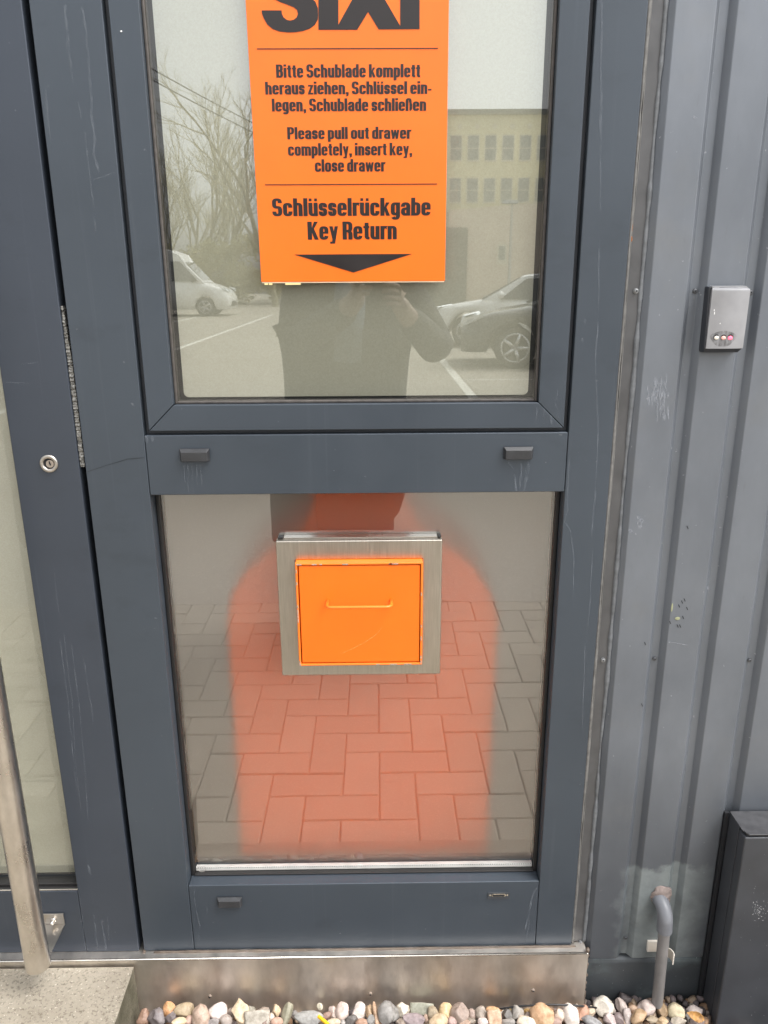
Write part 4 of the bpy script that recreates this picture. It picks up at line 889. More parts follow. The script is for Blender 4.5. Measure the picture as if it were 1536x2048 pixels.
PB = [  # crop, cx, cy, w, h, tilt, colour, shape, label
(1,75,242,105,125,12,'9a6a4a','ang','rusty brown split stone beside the concrete step corner'),
(1,195,232,150,150,-8,'6f6468','ang','big dark slate stone with a pinkish rim near the step'),
(1,300,172,98,128,-25,'d9913c','oval','glossy amber orange pebble leaning on the steel plate near the step'),
(1,318,240,95,85,-30,'5f5054','ang','small dark plum stone tucked below the glossy amber pebble'),
(1,438,188,178,122,-6,'a98f62','oval','smooth olive-tan oval pebble below and left of the left plate screw'),
(1,385,285,135,70,-15,'d8bb8d','oval','cream pebble cut by the frame in front of the olive-tan oval'),
(1,478,265,62,72,20,'c99c86','round','small peach pebble right of the olive-tan oval'),
(1,580,238,140,180,-14,'b29077','oval','tall light brown pebble with a white left flank below the left screw'),
(1,728,185,158,142,28,'e6d3ca','oval','round white quartz pebble with faint pink spots right of the left screw'),
(1,690,284,105,60,0,'8f8583','ang','small grey stone in front of the pink-spotted quartz'),
(1,800,266,100,80,0,'a59489','round','pale grey-brown pebble in front of the pink-spotted quartz'),
(1,846,198,82,90,10,'8d7767','ang','small speckled brown stone between quartz and tall cream rock'),
(1,925,205,140,205,-16,'d2b58a','ang','tall knobbly cream rock leaning right on the plate'),
(1,1022,188,85,75,0,'96917f','ang','small greenish grey stone behind the beige block'),
(1,1070,248,195,110,-3,'a99f8e','block','flat beige-grey block right of the tall cream rock'),
(1,1118,188,115,55,-18,'8b7563','flat','thin arched brown stone above the beige-grey block'),
(1,1142,275,85,75,10,'6e4a38','ang','dark chestnut chip at the right end of the beige-grey block'),
(1,1198,252,52,80,-10,'dcc5b0','round','tiny cream pebble right of the dark chestnut chip'),
(1,1236,186,78,105,15,'cfae80','ang','small upright honey stone left of the olive shard'),
(1,1325,212,88,195,22,'8a8567','shard','long olive slate shard standing upright against the plate'),
(1,1246,278,95,62,0,'c39275','round','peach pebble at the foot of the olive shard'),
(1,1400,205,52,44,0,'77706d','round','tiny dark grey pebble right of the olive shard'),
(2,75,250,235,110,0,'9a9894','oval','wide smooth grey oval stone right of the olive shard'),
(2,177,150,52,62,-40,'d4cbb0','ang','tiny white shard stuck on top of the wide grey oval stone'),
(2,232,226,135,58,-32,'8a5a42','flat','reddish brown flat chip sloping above the yellow rod'),
(2,297,284,105,55,0,'dcc4a2','round','cream pebble cut by the frame right of the yellow rod'),
(2,290,205,72,105,-15,'b49c90','ang','white and brown mottled stone left of the pinkish speckled pebble'),
(2,378,197,112,148,-10,'d6bdb0','oval','pinkish white speckled pebble right of the yellow rod'),
(2,450,268,100,95,0,'47403f','ang','charcoal black stone in front of two whitish pebbles'),
(2,376,284,40,40,0,'b3aaa4','round','tiny pale grey pebble left of the charcoal stone'),
(2,510,196,108,150,28,'dccbc2','oval','pale pinkish white pebble tilted right left of the middle screw'),
(2,606,188,74,112,-28,'b58f5f','ang','small tan wedge directly below the middle plate screw'),
(2,545,285,105,55,0,'b5805c','round','terracotta pebble cut by the frame below the middle screw'),
(2,665,226,56,200,-8,'bd8f62','shard','narrow upright orange-tan stone left of the layered slate'),
(2,616,266,74,82,0,'67635f','ang','dark mottled stone left of the narrow orange-tan one'),
(2,758,202,145,165,0,'85817e','flat','large plate of layered grey slate right of the middle screw'),
(2,810,205,120,125,10,'77736f','flat','front leaf of grey slate lying on the larger slate plate'),
(2,908,185,118,122,-20,'e0d2bb','ang','cream white rough stone right of the layered slate'),
(2,880,285,85,60,0,'8a7462','ang','small speckled brown stone under the cream white rough stone'),
(2,1068,167,190,96,2,'8f907a','block','grey-green rectangular stone block resting on the plate'),
(2,1005,264,185,95,8,'8a7478','ang','mauve wedge stone under the grey-green block'),
(2,1108,255,40,70,-15,'b58f74','ang','thin peach sliver between mauve wedge and olive-tan pebble'),
(2,1176,232,90,145,-18,'9b8560','oval','dark olive-tan pebble right of the grey-green block'),
(2,1280,195,116,132,15,'dcb777','oval','smooth yellow cream egg-shaped pebble right of the grey-green block'),
(2,1216,277,150,110,-10,'cba979','oval','broad sandy pebble in front of the yellow cream egg'),
(2,1400,207,155,145,-28,'8f7464','oval','brown mauve cone-shaped stone right of the yellow cream egg'),
(2,1336,277,76,72,0,'b58e84','round','small pink pebble below the brown mauve cone'),
(2,1440,285,100,55,0,'a47e60','ang','brown stone cut by the frame below the brown mauve cone'),
(2,1508,216,70,80,0,'9d7f70','round','small pinkish brown pebble right of the brown mauve cone'),
(3,72,250,72,92,0,'8d7668','round','small grey-brown pebble below and left of the right screw'),
(3,165,240,120,120,0,'8f7d6c','oval','rounded taupe pebble left of the orange-topped stone'),
(3,60,320,120,60,0,'8a7764','ang','taupe stone cut by the frame below the rounded taupe pebble'),
(3,300,210,158,66,4,'cf8f3c','flat','bright orange cap stone lying on a peach upright'),
(3,305,292,132,135,0,'cf9f74','block','peach upright stone under the bright orange cap'),
(3,185,327,108,74,8,'dfc9c0','round','small white pebble with pink tinge left of the peach upright'),
(3,430,256,100,112,-12,'3d3835','ang','shiny black angular stone right of the orange cap'),
(3,530,240,134,134,-8,'9c958c','ang','grey speckled stone with worn corners right of the black one'),
(3,448,205,50,38,0,'d3b56b','round','tiny pale yellow pebble above the shiny black stone'),
(3,636,220,74,50,-5,'cf9d33','round','small mustard yellow pebble under the black cable'),
(3,640,262,105,62,0,'6a5242','ang','dark brown stone below the mustard yellow pebble'),
(3,788,258,228,192,18,'c99255','oval','largest orange-tan pebble with pale rim under the black cable'),
(3,622,324,195,92,12,'e0c9b0','oval','pale cream wedge stone left of the largest orange-tan pebble'),
(3,446,328,132,64,0,'8e8781','ang','grey stone cut by the frame below the black angular one'),
(3,962,256,112,112,-20,'dbbfa8','oval','pale peach oval pebble right of the largest orange-tan pebble'),
(3,1085,255,152,192,-12,'e2d2c6','oval','white pebble with grooved brown veins under the cable end'),
(3,925,325,122,74,0,'a8806e','round','rose brown pebble below the pale peach oval'),
(3,1207,242,108,150,14,'b9794f','ang','terracotta stone under the end of the black cable'),
(3,1288,226,84,104,0,'d6bb98','ang','small sandy stone between terracotta and big white oval'),
(3,1420,170,192,178,32,'eadfcd','oval','biggest white oval pebble at the right end of the steel plate'),
(3,1290,314,205,95,22,'8c8b8d','ang','blue-grey slate triangle in front of the big white oval'),
(3,1150,180,42,62,0,'d4c3b5','round','tiny white pebble above the veined white pebble'),
(4,335,240,75,85,0,'a5968c','ang','small grey stone between big white oval and pinkish grey one'),
(4,272,305,125,95,20,'8a7e6f','ang','dull olive brown stone under the big white oval'),
(4,452,212,122,205,-24,'bba69c','oval','long pinkish grey pebble leaning left against the plinth'),
(4,312,362,150,125,22,'c0a8a4','ang','lilac pink angular stone in front of the dull olive one'),
(4,412,352,112,125,0,'6b5253','ang','dark plum stone in front of the long pinkish grey pebble'),
(4,522,312,100,185,8,'baa8a2','shard','lilac shell-like stone below the long pinkish grey pebble'),
(4,592,226,122,72,0,'c79a72','oval','smooth peach pebble behind the pointed pinkish stone'),
(4,660,332,205,150,-22,'b98e58','ang','long ochre rock sloping right below the peach pebble'),
(4,755,228,205,172,-28,'c7b0a6','oval','pointed pinkish grey egg left of the drain pipe foot'),
(4,812,362,155,82,0,'b39b78','ang','beige rough stone under the pointed pinkish egg'),
(4,957,262,132,190,8,'a9834d','ang','tall ochre stone right behind the drain pipe foot'),
(4,940,385,150,90,0,'c09a63','ang','honey stone cut by the frame below the tall ochre stone'),
(4,1120,266,196,182,0,'e2cfa2','oval','large pale yellow stone right of the drain pipe foot'),
(4,1140,384,182,90,0,'dfceb6','ang','cream speckled stone in front of the large pale yellow one'),
(4,1262,332,92,125,-8,'38322f','ang','black glassy stone left of the dried leaf'),
(4,1340,252,186,112,-4,'d9c4bb','ang','white stone with maroon patch next to the cabinet foot'),
(4,1378,386,155,95,0,'7b6664','oval','plum grey pebble under the dried leaf by the cabinet'),
]
for i, (cr, cx, cy, pw, phh, tilt, colr, kind, label) in enumerate(PB):
    x0, y0, s = CR[cr]; px, py = x0+cx/s, y0+cy/s; wpx, hpx = pw/s, phh/s
    sc = 1.50/F; rx, rz = wpx*sc/2*1.12, hpx*sc/2*1.12; ry_ = min(max(.75*min(rx, rz), .006), .014)
    Y = -.030-ry_-max(0, py-2012)*.0012
    if px > 1190: Y += .012
    c = W(px, py, Y)
    bm = stone(kind, 100+i, 4 if max(wpx, hpx) > 18 else 3)
    view = (c-Vector((0, -D, H))).normalized(); xa = Vector((1, 0, 0)); za = xa.cross(view).normalized(); xa = view.cross(za).normalized()
    if za.z < 0: za = -za; xa = -xa
    # the camera-facing outline is width x height; the third axis points away from the viewer
    Rm = Matrix((xa, view, za)).transposed().to_4x4() @ Matrix.Rotation(rad(tilt), 4, 'Y')
    bmesh.ops.transform(bm, matrix=Rm @ Matrix.Diagonal((rx, ry_, rz, 1)), verts=bm.verts)
    o = mk('pebble', bm, PEB, smooth=True, local=True); o.location = c
    lc = lin(colr); o.color = (lc[0]*.70+.085, lc[1]*.70+.078, lc[2]*.70+.068, 1)
    tag(o, label, 'pebble', 'pebbles along the foot of the wall')
b = B(); rng = random.Random(3)
protos = [stone(kd, 900+i, 2) for i, kd in enumerate(('round', 'oval', 'ang', 'oval', 'ang', 'block'))]
pdat = [([v.co.copy() for v in q.verts], [[v.index for v in f.verts] for f in q.faces]) for q in protos]
for q in protos: q.free()
def put(x, y, z, r):
    vs, fs = rng.choice(pdat); M_ = Matrix.Rotation(rng.uniform(0, 6), 3, (rng.random(), rng.random(), rng.random()+.01)); k = (rng.uniform(.8, 1.3), rng.uniform(.7, 1), rng.uniform(.6, 1))
    nv = [b.bm.verts.new(M_ @ Vector((v.x*k[0]*r, v.y*k[1]*r, v.z*k[2]*r)) + Vector((x, y, z))) for v in vs]
    for f in fs: b.bm.faces.new([nv[i] for i in f]).smooth = True
x = -.465
while x < .72:
    for yy in (-.022, -.036, -.052, -.068, -.084, -.10): put(x+rng.uniform(-.006, .006), yy+rng.uniform(-.005, .005)+(.018 if x > .41 else 0), .010+rng.uniform(-.004, .004), rng.uniform(.007, .012))
    x += .0135
for _ in range(900): put(rng.uniform(-.46, 2.4), rng.uniform(-.345, -.105), rng.uniform(0, .012), rng.uniform(.008, .016))
tag(mk('gravel', b, BED), kind='stuff')
b = B().box(-.47, 2.5, -.352, .004, -.028, .004); tag(mk('gravel_soil', b, EARTH), kind='structure')
pts = [(3, x, y) for x, y in ((330, 196), (390, 190), (480, 176), (600, 163), (720, 155), (850, 150), (960, 151), (1050, 155), (1130, 159), (1200, 165), (1280, 174), (1345, 183))]
b = B(); b.tube([W(930+x/5.12, 1980+y/5.12, -.046-.010*math.sin(i/11*3.1)) for i, (_, x, y) in enumerate(pts)], .0019, 10)
tag(mk('cable', b, CABLEM, smooth=True, base=tuple(W(1100, 2012, -.05))), 'thin black cable end lying across the pebbles at the right end of the plate', 'cable')
b = B(); A, E = W(600+160/4.389, 1980+228/4.389, -.085), W(600+250/4.389, 1980+305/4.389, -.100); b.tube([A, E], .0033, 14)
rod = mk('plastic_rod', b, plain('yellow_plastic', (.80, .45, .01), .35), bevel=.0006, base=tuple(A)); tag(rod, 'short bright yellow plastic rod stuck between the pebbles', 'rod')
c = W(1170+1362/6.144, 1980+325/6.144, -.075); bm = bmesh.new(); bmesh.ops.create_grid(bm, x_segments=16, y_segments=10, size=1)
for v in bm.verts:
    x, y = v.co.x, v.co.y; wv = (1-abs(x)**1.6)*.55
    v.co = Vector((x*.018, y*wv*.016, .004*math.sin(x*2.2)+.006*(y*wv)**2*3+.0012*math.sin(x*14)))
bmesh.ops.transform(bm, matrix=Matrix.Rotation(rad(28), 4, 'Y') @ Matrix.Rotation(rad(50), 4, 'X'), verts=bm.verts)
lf = mk('dried_leaf', bm, plain('dry_leaf', (.33, .17, .05), .55, var=.5, scale=120), smooth=True, local=True); lf.location = c
m_ = lf.modifiers.new('thick', 'SOLIDIFY'); m_.thickness = .0005; tag(lf, 'curled brown dried leaf on the pebbles beside the cabinet', 'leaf')

# ------------------------------------------------------------------ what the glass mirrors: cars, building, trees, wires, photographer
WHITEP = plain('white_car_paint', (.78, .78, .77), .25, var=.03, coat=.2); DARKP = plain('dark_car_paint', (.035, .036, .04), .2, .3, var=.1, coat=.8)
TYRE = plain('tyre_rubber', (.02, .02, .02), .8); RIM = plain('alloy_rim', (.55, .55, .56), .3, .9); LAMP = plain('headlight_lens', (.75, .78, .8), .1, .4)
CGL = glass_mat('car_glass', .16, (.10, .12, .12)); TRIM = plain('black_trim', (.03, .03, .032), .6)
CABIN = plain('cabin_dark', (.02, .02, .022), .8)
def wheel(root, x, y, r, wd):
    b = B(); n = 36; L = []
    for yy, q in ((-wd/2, .68), (-wd/2, .94), (-wd*.36, 1), (wd*.36, 1), (wd/2, .94), (wd/2, .68)):
        L.append([(x+r*q*math.cos(a), y+yy, r+r*q*math.sin(a)) for a in (2*math.pi*k/n for k in range(n))])
    b.loft(L); wo = mk('wheel', b, TYRE, root, smooth=False, local=True, bevel=0)
    b = B(); sg = -1 if y < 0 else 1; yo = y+sg*wd*.5
    b.tube([(x, yo-sg*.03, r), (x, yo+sg*.004, r)], r*.18, 16)
    for k in range(5):
        a = 2*math.pi*k/5; b.tube([(x+r*.1*math.cos(a), yo, r+r*.1*math.sin(a)), (x+r*.66*math.cos(a), yo-sg*.004, r+r*.66*math.sin(a))], [r*.11, r*.08], 8)
    b.tube([(x+r*.66*math.cos(a), yo-sg*.002, r+r*.66*math.sin(a)) for a in (2*math.pi*k/36 for k in range(37))], r*.05, 8, cap=False)
    mk('rim', b, RIM, wo, local=True, smooth=True)
def spine(pts, t):
    for (a, za), (e, ze) in zip(pts, pts[1:]):
        if a <= t <= e: return za+(ze-za)*((t-a)/(e-a) if e > a else 0)
    return pts[-1][1]
def car(name, label, cat, paint, loc, rz, Lg=4.35, Wd=1.80, hood=.92, roof=1.46, van=False, group=None):
    root = tag(empty(name, loc, rz), label, cat, group); hw = Wd/2; x0, x1 = -Lg/2, Lg/2      # nose at -x
    wb = (x0+.85, x1-.85) if not van else (x0+.95, x1-1.05); wr = .33 if not van else .35
    top = [(x0, .62), (x0+.06, .74), (x0+.5, hood-.06), (x0+1.15, hood+.04), (x1-.5, hood+.06), (x1-.06, hood), (x1, .7)] if not van else [(x0, .75), (x0+.08, .95), (x0+.6, 1.15), (x0+1.0, 1.28), (x1-.02, 1.32), (x1, .8)]
    b = B(); L = []; nx = 44
    for i in range(nx+1):
        x = x0+(x1-x0)*i/nx; zt = spine(top, x); zb = .26
        for wx_ in wb:
            d = abs(x-wx_)
            if d < wr+.07: zb = max(zb, wr+math.sqrt(max(0, (wr+.07)**2-d*d))*.98)
        e = min(1, (x-x0)/.55, (x1-x)/.4); ww = hw*(.80+.20*math.sqrt(max(0, 1-(1-e)**2)))
        zb = min(zb, zt-.06); zm = zb+(zt-zb)*.55
        L.append([(x, -ww*.97, zb), (x, -ww, zm), (x, -ww*.96, zt-.05), (x, -ww*.86, zt), (x, ww*.86, zt), (x, ww*.96, zt-.05), (x, ww, zm), (x, ww*.97, zb)])
    b.loft(L); mk('body', b, paint, root, local=True, smooth=True)
    bz = hood if not van else 1.26
    if van: gl = [(x0+.95, bz, .96), (x0+1.55, 1.86, .93), (x0+1.85, 2.30, .88), (x0+2.3, 2.46, .86), (x1-.1, 2.48, .86), (x1, 2.2, .88), (x1, bz, .98)]
    else: gl = [(x0+1.1, bz, .92), (x0+1.95, roof-.05, .74), (x0+2.35, roof, .72), (x1-1.2, roof-.02, .71), (x1-.75, roof-.12, .74), (x1-.15, bz, .90)]
    # roof shell as one lofted skin over the cabin
    b = B(); L = []
    for x, z, q in gl: L.append([(x, -hw*q, z), (x, -hw*q*.8, z+.03), (x, hw*q*.8, z+.03), (x, hw*q, z)])
    b.loft(L, cap=False, closed=False)
    lo = [(x, bz-.02) for x, z, q in gl]
    sidef = lambda s: [(x, s*hw*q, z) for x, z, q in gl]
    for s in (-1, 1):
        up = sidef(s); dn = [(x, s*hw*.95, bz-.02) for x, _, _ in gl]
        U_ = [b.bm.verts.new(p) for p in up]; D_ = [b.bm.verts.new(p) for p in dn]
        for i in range(len(gl)-1):
            try: b.bm.faces.new((U_[i], U_[i+1], D_[i+1], D_[i]))
            except ValueError: pass
    so = mk('roof', b, paint, root, local=True); md = so.modifiers.new('t', 'SOLIDIFY'); md.thickness = .02
    # glazing set proud of the shell
    def quad(name, P, off):
        b = B(); b.loft([P, [tuple(Vector(p)+Vector(off)) for p in P]]); mk(name, b, CGL if name != 'headlight' else LAMP, root, local=True)
    if van:
        for s in (-1, 1): quad('window', [(x0+1.15, s*hw*.965, bz+.05), (x0+2.15, s*hw*.955, bz+.05), (x0+2.15, s*hw*.905, 2.05), (x0+1.80, s*hw*.905, 2.05)], (0, s*.012, 0))
        quad('windscreen', [(x0+1.02, -.80, bz+.08), (x0+1.02, .80, bz+.08), (x0+1.66, .74, 2.03), (x0+1.66, -.74, 2.03)], (-.02, 0, .015))
    else:
        for s in (-1, 1):
            quad('window', [(x0+1.50, s*hw*.93, bz+.05), (x0+2.55, s*hw*.93, bz+.05), (x0+2.50, s*hw*.755, roof-.07), (x0+2.02, s*hw*.765, roof-.09)], (0, s*.015, .004))
            quad('window', [(x0+2.63, s*hw*.93, bz+.05), (x1-.75, s*hw*.93, bz+.05), (x1-1.05, s*hw*.77, roof-.1), (x0+2.58, s*hw*.755, roof-.07)], (0, s*.015, .004))
        quad('windscreen', [(x0+1.14, -.76, bz+.05), (x0+1.14, .76, bz+.05), (x0+1.90, .60, roof-.07), (x0+1.90, -.60, roof-.07)], (-.02, 0, .02))
        quad('rear_window', [(x1-.22, -.7, bz+.06), (x1-.72, -.58, roof-.14), (x1-.72, .58, roof-.14), (x1-.22, .7, bz+.06)], (.02, 0, .02))
    for s in (-1, 1):
        z = .72 if not van else .98
        quad('headlight', [(x0+.02, s*hw*.52, z-.07), (x0+.10, s*hw*.86, z-.05), (x0+.34, s*hw*.95, z+.09), (x0+.06, s*hw*.60, z+.04)], (-.03, s*.02, .02))
        b = B(); b.ball((x0+1.52 if not van else x0+1.32, s*(hw+.10), bz+.14), (.07, .10, .075 if not van else .15), 2); b.box(x0+1.50 if not van else x0+1.30, x0+1.56 if not van else x0+1.36, s*hw*.9, s*(hw+.06), bz+.08, bz+.11); mk('wing_mirror', b, paint if not van else TRIM, root, local=True, smooth=True)
        for wx_ in wb: wheel(root, wx_, s*(hw-.11), wr, .21)
    b = B(); b.box(x0-.012, x0+.05, -hw*.55, hw*.55, .36, .56); mk('grille', b, TRIM, root, local=True, bevel=.01)
    return root
p = MIR(930, 640, 15.4)
car('parked_car', 'white hatchback reflected in the upper pane behind the dark car', 'car', WHITEP, (3.40, -15.8, 0), rad(12), group='cars mirrored in the glass')
car('parked_car', 'dark car reflected nearest in the right of the upper pane', 'car', DARKP, (3.62, -11.9, 0), rad(6), group='cars mirrored in the glass')
car('parked_car', 'white car whose nose is reflected at the left edge of the upper pane', 'car', WHITEP, (-9.55, -27.0, 0), rad(180), Lg=4.3, roof=1.6, hood=1.0, group='cars mirrored in the glass')
car('panel_van', 'white panel van reflected left of the sign in the upper pane', 'van', WHITEP, (-8.45, -30.8, 0), rad(180), Lg=5.6, Wd=2.05, van=True, group='vans mirrored in the glass')
car('panel_van', 'white van reflected far right above the car roofs', 'van', WHITEP, (10.6, -36.5, 0), rad(0), Lg=5.6, Wd=2.05, van=True, group='vans mirrored in the glass')

# building
YB = -47.0; WALLY = plain('yellow_render', (.84, .79, .54), .85, var=.06, scale=.5); PINK = plain('pale_pink_render', (.76, .65, .54), .85, var=.07, scale=.6)
FR = plain('white_window_frame', (.78, .75, .62), .5); WPAN = plain('curtained_pane', (.33, .35, .33), .35, var=.2, scale=.6)
ztop = MIR(1000, 219, 47).z; zl = MIR(1000, 430, 47).z
bx0, bx1 = -2.5, 19.0
bl = tag(empty('office_block', (8, YB-4, 0)), 'pale yellow office block with rows of windows reflected right of the sign', 'building')
b = B(); b.box(bx0, bx1, YB-10, YB, -.03, ztop-.25); mk('wall', b, WALLY, bl)
b = B(); b.box(bx0-.25, bx1+.25, YB-10.2, YB+.25, ztop-.25, ztop); mk('roof', b, plain('roof_edge', (.30, .31, .28), .7), bl)
wz1, wz0 = MIR(960, 269, 47).z, MIR(960, 321, 47).z; xz1, xz0 = MIR(960, 355, 47).z, MIR(960, 405, 47).z
wxs = MIR(912, 300, 47).x; dxw = (MIR(1051, 300, 47).x-MIR(912, 300, 47).x)/4; ww = .36
for r_, (za, zb2) in enumerate(((wz0, wz1), (xz0, xz1))):
    for i in range(-3, 13):
        x = wxs+dxw*i
        if x-ww < bx0+.2 or x+ww > bx1-.2: continue
        b = B(); t = .05; b.box(x-ww, x+ww, YB-.02, YB+.06, za-.06, za+.02); b.box(x-ww, x-ww+t, YB+.001, YB+.03, za, zb2); b.box(x+ww-t, x+ww, YB+.001, YB+.03, za, zb2); b.box(x-ww+t, x+ww-t, YB+.001, YB+.03, zb2-t, zb2)
        b.box(x-ww+t, x+ww-t, YB+.001, YB+.03, za+(zb2-za)*.46, za+(zb2-za)*.46+.06)
        fo = mk('window', b, FR, bl); b = B(); b.box(x-ww+t, x+ww-t, YB+.002, YB+.012, za+.02, zb2-t); mk('pane', b, WPAN, fo)
for i in range(-3, 13):
    x = wxs+dxw*i
    if bx0+.3 < x < bx1-.3:
        b = B(); b.tube([(x+.2, YB-.01, ztop-.85), (x+.2, YB+.04, ztop-.85)], .14, 14); mk('roof_vent', b, FR, bl)
YP = -40.0; an = tag(empty('annex_building', (9, YP-3, 0)), 'low pale pink annex reflected below the yellow block', 'building')
zp = MIR(1000, 414, 40).z; pxl = MIR(897, 440, 40).x
b = B(); b.prism_y([(pxl, -.03), (pxl+12.5, -.03), (pxl+12.5, zp+.35), (pxl+4, zp+.15), (pxl, zp-.15)], YP-5, YP); mk('wall', b, PINK, an)
b = B(); b.box(pxl-3, MIR(935, 500, 39.8).x, YP+.003, YP+.15, 0, MIR(920, 456, 40).z); mk('gate', b, plain('grey_gate', (.20, .20, .17), .6), an)
a, c = MIR(995, 489, 40), MIR(1013, 523, 40); b = B(); b.box(a.x-.05, c.x+.05, YP+.002, YP+.08, c.z-.12, c.z); b.box(a.x, c.x, YP+.002, YP+.05, c.z, a.z); fo = mk('window', b, FR, an)
b = B(); b.box(a.x+.08, c.x-.08, YP+.051, YP+.06, c.z+.06, a.z-.08); mk('pane', b, WPAN, fo)
p = MIR(1021, 500, 34); lp = tag(empty('street_lamp', (p.x, p.y, 0)), 'slim pale street lamp reflected before the pink annex', 'street lamp')
zt = MIR(1021, 409, 34).z; b = B(); b.tube([(p.x, p.y, -.02), (p.x, p.y, zt)], [.09, .05], 14); mk('pole', b, plain('galvanised_pole', (.5, .5, .48), .5, .5), lp)
b = B(); b.loft([[(p.x-.45, p.y-.18, zt+.02), (p.x+.25, p.y-.18, zt+.02), (p.x+.25, p.y+.18, zt+.02), (p.x-.45, p.y+.18, zt+.02)], [(p.x-.35, p.y-.10, zt+.16), (p.x+.2, p.y-.10, zt+.16), (p.x+.2, p.y+.10, zt+.16), (p.x-.35, p.y+.10, zt+.16)]]); mk('lamp_head', b, plain('lamp_grey', (.3, .32, .33), .5), lp, bevel=.02)

# trees
BARK = plain('tree_bark', (.30, .27, .18), .9, var=.3, scale=6); TWIG = plain('twig_bark', (.44, .405, .27), .9, var=.25, scale=3)
def tree(px, pytop, dist, spread, seed, label):
    p = MIR(px, 560, dist); rng = random.Random(seed); ht = MIR(px, pytop, dist).z; root = tag(empty('bare_tree', (p.x, p.y, 0)), label, 'tree', 'bare trees mirrored in the glass')
    tr = B(); tw = B()
    def grow(a, d, l, r, lev):
        n = 4 if lev < 2 else 3; P = [a]; dd = d.copy()
        for _ in range(n):
            dd = (dd+Vector((rng.gauss(0, .10), rng.gauss(0, .10), rng.gauss(0.04, .06)))).normalized(); P.append(P[-1]+dd*l/n)
        (tr if lev < 2 else tw).tube(P, [r*(1-.5*i/n) for i in range(n+1)], 7 if lev < 2 else 3, cap=False)
        if lev >= 5: return
        k = (6, 5, 4, 3, 3)[lev]
        for i in range(k):
            t = (i+.8)/k; t = .35+.65*t if lev else .25+.75*t; q = P[0].lerp(P[-1], min(1, t)) if lev > 1 else P[min(n, max(1, round(t*n)))]
            az = rng.uniform(0, 6.28); tilt = rng.uniform(.3, .75)*spread
            up = dd; s1 = up.cross(Vector((1, .3, .1))).normalized(); s2 = up.cross(s1)
            nd = (up*math.cos(tilt)+(s1*math.cos(az)+s2*math.sin(az))*math.sin(tilt)).normalized(); nd = (nd+Vector((0, 0, .18))).normalized()
            grow(q, nd, l*rng.uniform(.48, .66), max(.007, r*.5), lev+1)
    grow(Vector((p.x, p.y, -.05)), Vector((0, 0, 1)), ht*.55, ht*.016, 0)
    mk('trunk', tr, BARK, root, smooth=True); mk('crown', tw, TWIG, root)
for a in ((335, 300, 48, 1.0, 1, 'thin bare tree reflected leftmost at the edge of the pane'), (372, 285, 52, .9, 2, 'bare tree reflected second from the left edge of the pane'), (415, 240, 50, .9, 3, 'tallest middle bare tree reflected left of the sign'), (462, 285, 47, 1.0, 4, 'bare tree reflected between the tallest tree and the sign'), (548, 130, 40, 1.1, 5, 'big bare tree reflected right at the sign edge, partly hidden'), (585, 170, 44, 1.0, 6, 'bare tree whose reflection lies behind the sign')): tree(*a)
LEAF = N('hedge_leaf'); g_ = LEAF.n('NewGeometry'); LEAF.pbr(LEAF.mix(g_.outputs['Random Per Island'], (.42, .40, .21), (.60, .56, .34)), .8)
def hedge(px, pytop, dist, wd, seed, label):
    p = MIR(px, 560, dist); h = MIR(px, pytop+45, dist).z; rng = random.Random(seed); b = B(); cl_ = [(Vector((rng.uniform(-wd, wd), rng.uniform(-.8, .8), rng.uniform(.1, .85)*h)), rng.uniform(.5, 1.0)) for _ in range(18)]
    for _ in range(3800):
        c, r = rng.choice(cl_); d = Vector((rng.gauss(0, 1), rng.gauss(0, 1), rng.gauss(0, 1))).normalized()*r*rng.random()**.4; q = c+d
        if q.z < 0: q.z = -q.z*.3
        u = Vector((rng.gauss(0, 1), rng.gauss(0, 1), rng.gauss(0, 1))).normalized()*rng.uniform(.06, .13); v = u.orthogonal().normalized()*rng.uniform(.04, .08); q = q+Vector((p.x, p.y, 0))
        b.bm.faces.new([b.bm.verts.new(q+e) for e in (u, v, -u, -v)])
    o = mk('shrub', b, LEAF.m, base=(p.x, p.y, 0)); tag(o, label, 'shrub', 'shrubs mirrored in the glass')
for i, (px, py, ds, wd, lb) in enumerate(((330, 440, 43, 2.0, 'olive shrub reflected at the left pane edge behind the van'), (395, 415, 45, 2.4, 'broad olive shrub reflected above the van bonnet'), (470, 400, 44, 2.4, 'tall olive shrub reflected beside the sign edge'), (550, 420, 46, 2.6, 'olive shrub whose reflection lies behind the sign'), (640, 440, 46, 2.6, 'olive shrub reflected behind the lower sign text'))): hedge(px, py, ds, wd, 40+i, lb)
for (a, c, lb) in (((280, 127), (560, 272), 'upper of two overhead wires reflected across the sky'), ((280, 149), (560, 290), 'lower of two overhead wires reflected across the sky')):
    A, E = MIR(*a, 26), MIR(*c, 44); dv = (E-A); b = B(); b.tube([A-dv*.6+dv*(2.4*i/24)-Vector((0, 0, .35*(1-(i/12-1)**2))) + Vector((0, 0, .3)) for i in range(25)], .022, 6)
    tag(mk('overhead_wire', b, RUBBER, base=tuple(A)), lb, 'wire', 'overhead wires mirrored in the glass')

